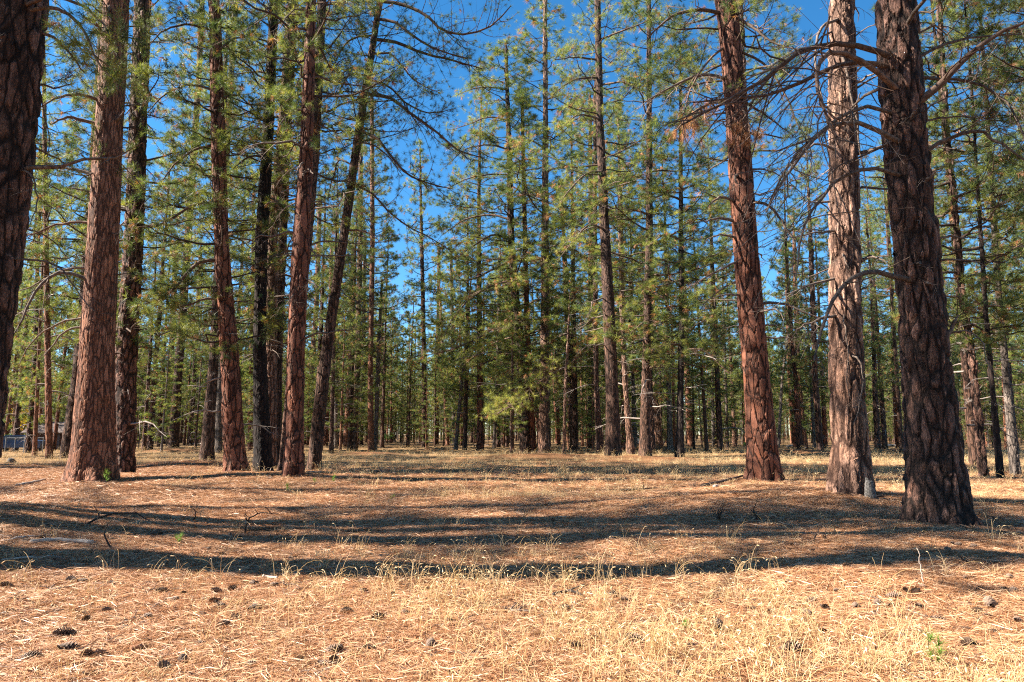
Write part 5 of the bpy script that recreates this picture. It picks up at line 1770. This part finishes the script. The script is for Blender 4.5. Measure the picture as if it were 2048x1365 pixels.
# ------------------------------------------------------------------ shrubs and broadleaf trees
def leafy(name, uv, hpx, wpx, mat, label, cat, seed, n=900, leaf=.09, stems=6, Y=None):
    b0 = ground_hit(*uv)
    h = hpx * b0[1] / F
    w = wpx * .5 * b0[1] / F
    rng = np.random.RandomState(seed)
    r_ = root(name, b0, label, cat)
    g = Geo()
    tips = []
    for i in range(stems):
        yaw = rng.uniform(0, 6.28)
        e = np.array([math.cos(yaw) * w * rng.uniform(.2, .9), math.sin(yaw) * w * rng.uniform(.2, .9), h * rng.uniform(.6, 1)])
        s = np.linspace(0, 1, 7)[:, None]
        P = e * s + np.array([0, 0, 1]) * .12 * h * np.sin(s * 3.14)
        g.tubes(P, np.linspace(.012 + h * .008, .004, 7), 5)
        tips += [P[3], P[4], P[5], P[6]]
    link('stem', g.mesh('stem', [M_TWIG]), r_)
    tips = np.array(tips)
    C = tips[rng.randint(0, len(tips), n)] + rng.normal(size=(n, 3)) * np.array([w * .22, w * .22, h * .10])
    C = C[C[:, 2] > .05]
    n = len(C)
    a = unit(rng.normal(size=(n, 3))); b2 = unit(np.cross(a, rng.normal(size=(n, 3))))
    sz = leaf * rng.uniform(.6, 1.2, (n, 1))
    V = np.stack([C - a * sz * .5, C + b2 * sz * .32, C + a * sz * .5, C - b2 * sz * .32], 1)
    g = Geo()
    g.add(V, np.arange(n * 4).reshape(-1, 4), 0, np.repeat(rng.uniform(0, 1, n), 4))
    link('leaves', g.mesh('leaves', [mat], False), r_, kind='stuff')


leafy('yellow_leaf_tree', (40, 893), 95, 60, M_YELLOW, 'small broadleaf tree with yellow and orange autumn leaves by the fence', 'tree', 1, 1500, .16, 9)
leafy('green_shrub', (8, 900), 30, 40, M_BROAD, 'low green shrub at the left edge in front of the fence', 'shrub', 2, 900, .12, 7)
leafy('green_shrub', (1346, 893), 120, 30, M_BROAD, 'tall bright green leafy bush behind the isolated dark pine', 'shrub', 3, 1500, .14, 8)
leafy('green_shrub', (1245, 893), 22, 26, M_BROAD, 'low bright green bush between the thick brown pine and the wavy pine', 'shrub', 4, 500, .12, 6)
leafy('green_shrub', (775, 888), 20, 50, M_BROAD, 'low green bush in the gap right of the straight orange pine', 'shrub', 5, 700, .12, 7)
leafy('green_shrub', (575, 890), 60, 30, M_BROAD, 'green bush seen between the black trunk and the thick reddish pine', 'shrub', 6, 900, .13, 7)
leafy('green_shrub', (495, 889), 45, 26, M_BROAD, 'green bush behind the thin orange-lit pine', 'shrub', 7, 700, .13, 7)
leafy('green_shrub', (1494, 896), 12, 16, M_BROAD, 'little green bush touching the left foot of the red-plated pine', 'shrub', 8, 300, .1, 5)

# ------------------------------------------------------------------ shed, fence and vehicles far off
def box_geo(g, x0, x1, y0, y1, z0, z1, mi=0):
    V = [(x0, y0, z0), (x1, y0, z0), (x1, y1, z0), (x0, y1, z0), (x0, y0, z1), (x1, y0, z1), (x1, y1, z1), (x0, y1, z1)]
    g.add(V, [(0, 3, 2, 1), (4, 5, 6, 7), (0, 1, 5, 4), (1, 2, 6, 5), (2, 3, 7, 6), (3, 0, 4, 7)], mi)


M_SHED = simple_mat('shed_boards', (.075, .04, .03), (.13, .07, .05), 5)
M_ROOF = simple_mat('shed_roof_metal', (.07, .05, .045), (.11, .08, .072), 3, rough=.6)
M_METAL = simple_mat('galvanised_metal', (.16, .17, .18), (.24, .25, .27), 8, rough=.5)
M_GLASS = simple_mat('dark_window_glass', (.02, .025, .03), (.04, .045, .05), 2, rough=.15, bump=0)
M_BLUE = simple_mat('blue_car_paint', (.022, .045, .10), (.028, .055, .12), 1, rough=.3, bump=0)
M_WHITE = simple_mat('white_car_paint', (.72, .73, .74), (.78, .79, .8), 1, rough=.3, bump=0)
M_TYRE = simple_mat('tyre_rubber', (.02, .02, .02), (.035, .035, .035), 9)

Ys = 66.0
sx_, _, _ = at(95, 880, Ys)
sh = root('shed', (sx_, Ys, float(Hgt(sx_, Ys))), 'low brown shed with a sloping metal roof beyond the fence at the far left', 'shed')
g = Geo(); box_geo(g, -1.9, 2.3, 0, 3, -.2, 1.55); link('wall', g.mesh('wall', [M_SHED], False), sh)
for k_ in range(14):
    g = Geo(); box_geo(g, -1.9 + k_ * .3 + .01, -1.9 + k_ * .3 + .285, -.03, -.003, -.1, 1.55); link('plank', g.mesh('plank', [M_SHED], False), sh)
g = Geo()
V = [(-2.3, -.5, 1.5), (2.7, -.5, 1.5), (2.7, 1.5, 2.55), (-2.3, 1.5, 2.55), (2.7, 3.5, 1.5), (-2.3, 3.5, 1.5)]
V2 = [(a, b, c + .07) for a, b, c in V]
g.add(V + V2, [(6, 7, 8, 9), (9, 8, 10, 11), (0, 3, 2, 1), (3, 5, 4, 2), (0, 1, 7, 6), (5, 11, 10, 4), (0, 6, 9, 3), (3, 9, 11, 5), (1, 2, 8, 7), (2, 4, 10, 8)])
link('roof', g.mesh('roof', [M_ROOF], False), sh)
g = Geo(); box_geo(g, .4, 1.2, -.06, -.032, .0, 1.4); link('door', g.mesh('door', [M_ROOF], False), sh)

Yf = 56.0
xa, xb = at(12, 880, Yf)[0], at(87, 880, Yf)[0]
fc = root('chain_link_fence', (xa, Yf, float(Hgt(xa, Yf))), 'grey chain-link fence in front of the shed and the blue car at the far left', 'fence')
nP = 5
for k_ in range(nP):
    g = Geo(); xx = (xb - xa) * k_ / (nP - 1)
    zz = float(Hgt(xa + xx, Yf) - Hgt(xa, Yf))
    g.tubes(np.array([[xx, 0, zz - .2], [xx, 0, zz + .8], [xx, 0, zz + 1.25]]), np.array([.035] * 3), 8); link('post', g.mesh('post', [M_METAL]), fc)
g = Geo(); g.tubes(np.array([[0, 0, 1.2], [(xb - xa) / 2, 0, 1.2], [xb - xa, 0, 1.2]]), np.array([.02] * 3), 6); link('rail', g.mesh('rail', [M_METAL]), fc)
g = Geo()
W_ = xb - xa
st = .11
nn = int(W_ / st)
P1, P2 = [], []
for k_ in range(-11, nn):
    for sgn, lst in ((1, P1), (-1, P2)):
        xx0 = k_ * st; z0, z1 = (.05, 1.18) if sgn > 0 else (1.18, .05)
        a0 = np.array([xx0, .0, z0]); a1 = np.array([xx0 + 1.13, 0, z1])
        t0_ = max(0, -xx0 / 1.13); t1_ = min(1, (W_ - xx0) / 1.13)
        if t1_ - t0_ > .05:
            p, q_ = a0 + (a1 - a0) * t0_, a0 + (a1 - a0) * t1_
            lst.append([p, (p + q_) / 2, q_])
for lst in (P1, P2):
    if lst:
        g.tubes(np.array(lst), np.full((len(lst), 3), .0035), 3)
link('wire_mesh', g.mesh('wire_mesh', [M_METAL]), fc, kind='stuff')


def car(x, Y_, yaw, paint, label):
    c = root('parked_car', (x, Y_, float(Hgt(x, Y_))), label, 'car')
    c.rotation_euler = (0, 0, yaw)
    prof = [(-2.15, .35), (-2.2, .75), (-1.95, .95), (-1.35, 1.0), (-.75, 1.42), (.75, 1.45), (1.35, 1.02), (2.0, .92), (2.2, .7), (2.15, .35)]
    g = Geo(); n_ = len(prof)
    V = [(a, -.85 if b < 1.1 else -.68, b) for a, b in prof] + [(a, .85 if b < 1.1 else .68, b) for a, b in prof]
    g.add(V, [(i, i + 1, n_ + i + 1, n_ + i) for i in range(n_ - 1)] + [(0, n_, 2 * n_ - 1, n_ - 1)])
    c0 = [(0, -.85, .6), (0, .85, .6)]
    for s_, off in ((0, 0), (1, n_)):
        vv = [V[off + i] for i in range(n_)] + [c0[s_]]
        g.add(vv, [(i, i + 1, n_) for i in range(n_ - 1)] + [(n_ - 1, 0, n_)])
    link('body', g.mesh('body', [paint], False), c)
    for s_ in (-1, 1):
        g = Geo()
        V = [(-1.2, s_ * .80, 1.03), (-.72, s_ * .70, 1.36), (.68, s_ * .70, 1.38), (1.15, s_ * .80, 1.03)]
        V += [(a, b + s_ * .02, c2) for a, b, c2 in V]
        g.add(V, [(4, 5, 6, 7), (0, 1, 5, 4), (1, 2, 6, 5), (2, 3, 7, 6), (3, 0, 4, 7), (0, 3, 2, 1)])
        link('side_window', g.mesh('side_window', [M_GLASS], False), c)
        for xx in (-1.35, 1.35):
            g = Geo()
            g.tubes(np.array([[xx, s_ * .62, .33], [xx, s_ * .64, .33], [xx, s_ * .86, .33], [xx, s_ * .88, .33]]), np.array([.001, .33, .33, .001]), 18)
            link('wheel', g.mesh('wheel', [M_TYRE], False), c)
    return c


car(at(38, 878, 61)[0], 61, .15, M_BLUE, 'blue car parked behind the chain-link fence at the far left')
car(at(1267, 876, 92)[0], 92, .3, M_WHITE, 'small white car glimpsed far behind the wavy sunlit pine')
print('TRIS', sum(len(m_.polygons) for m_ in bpy.data.meshes))
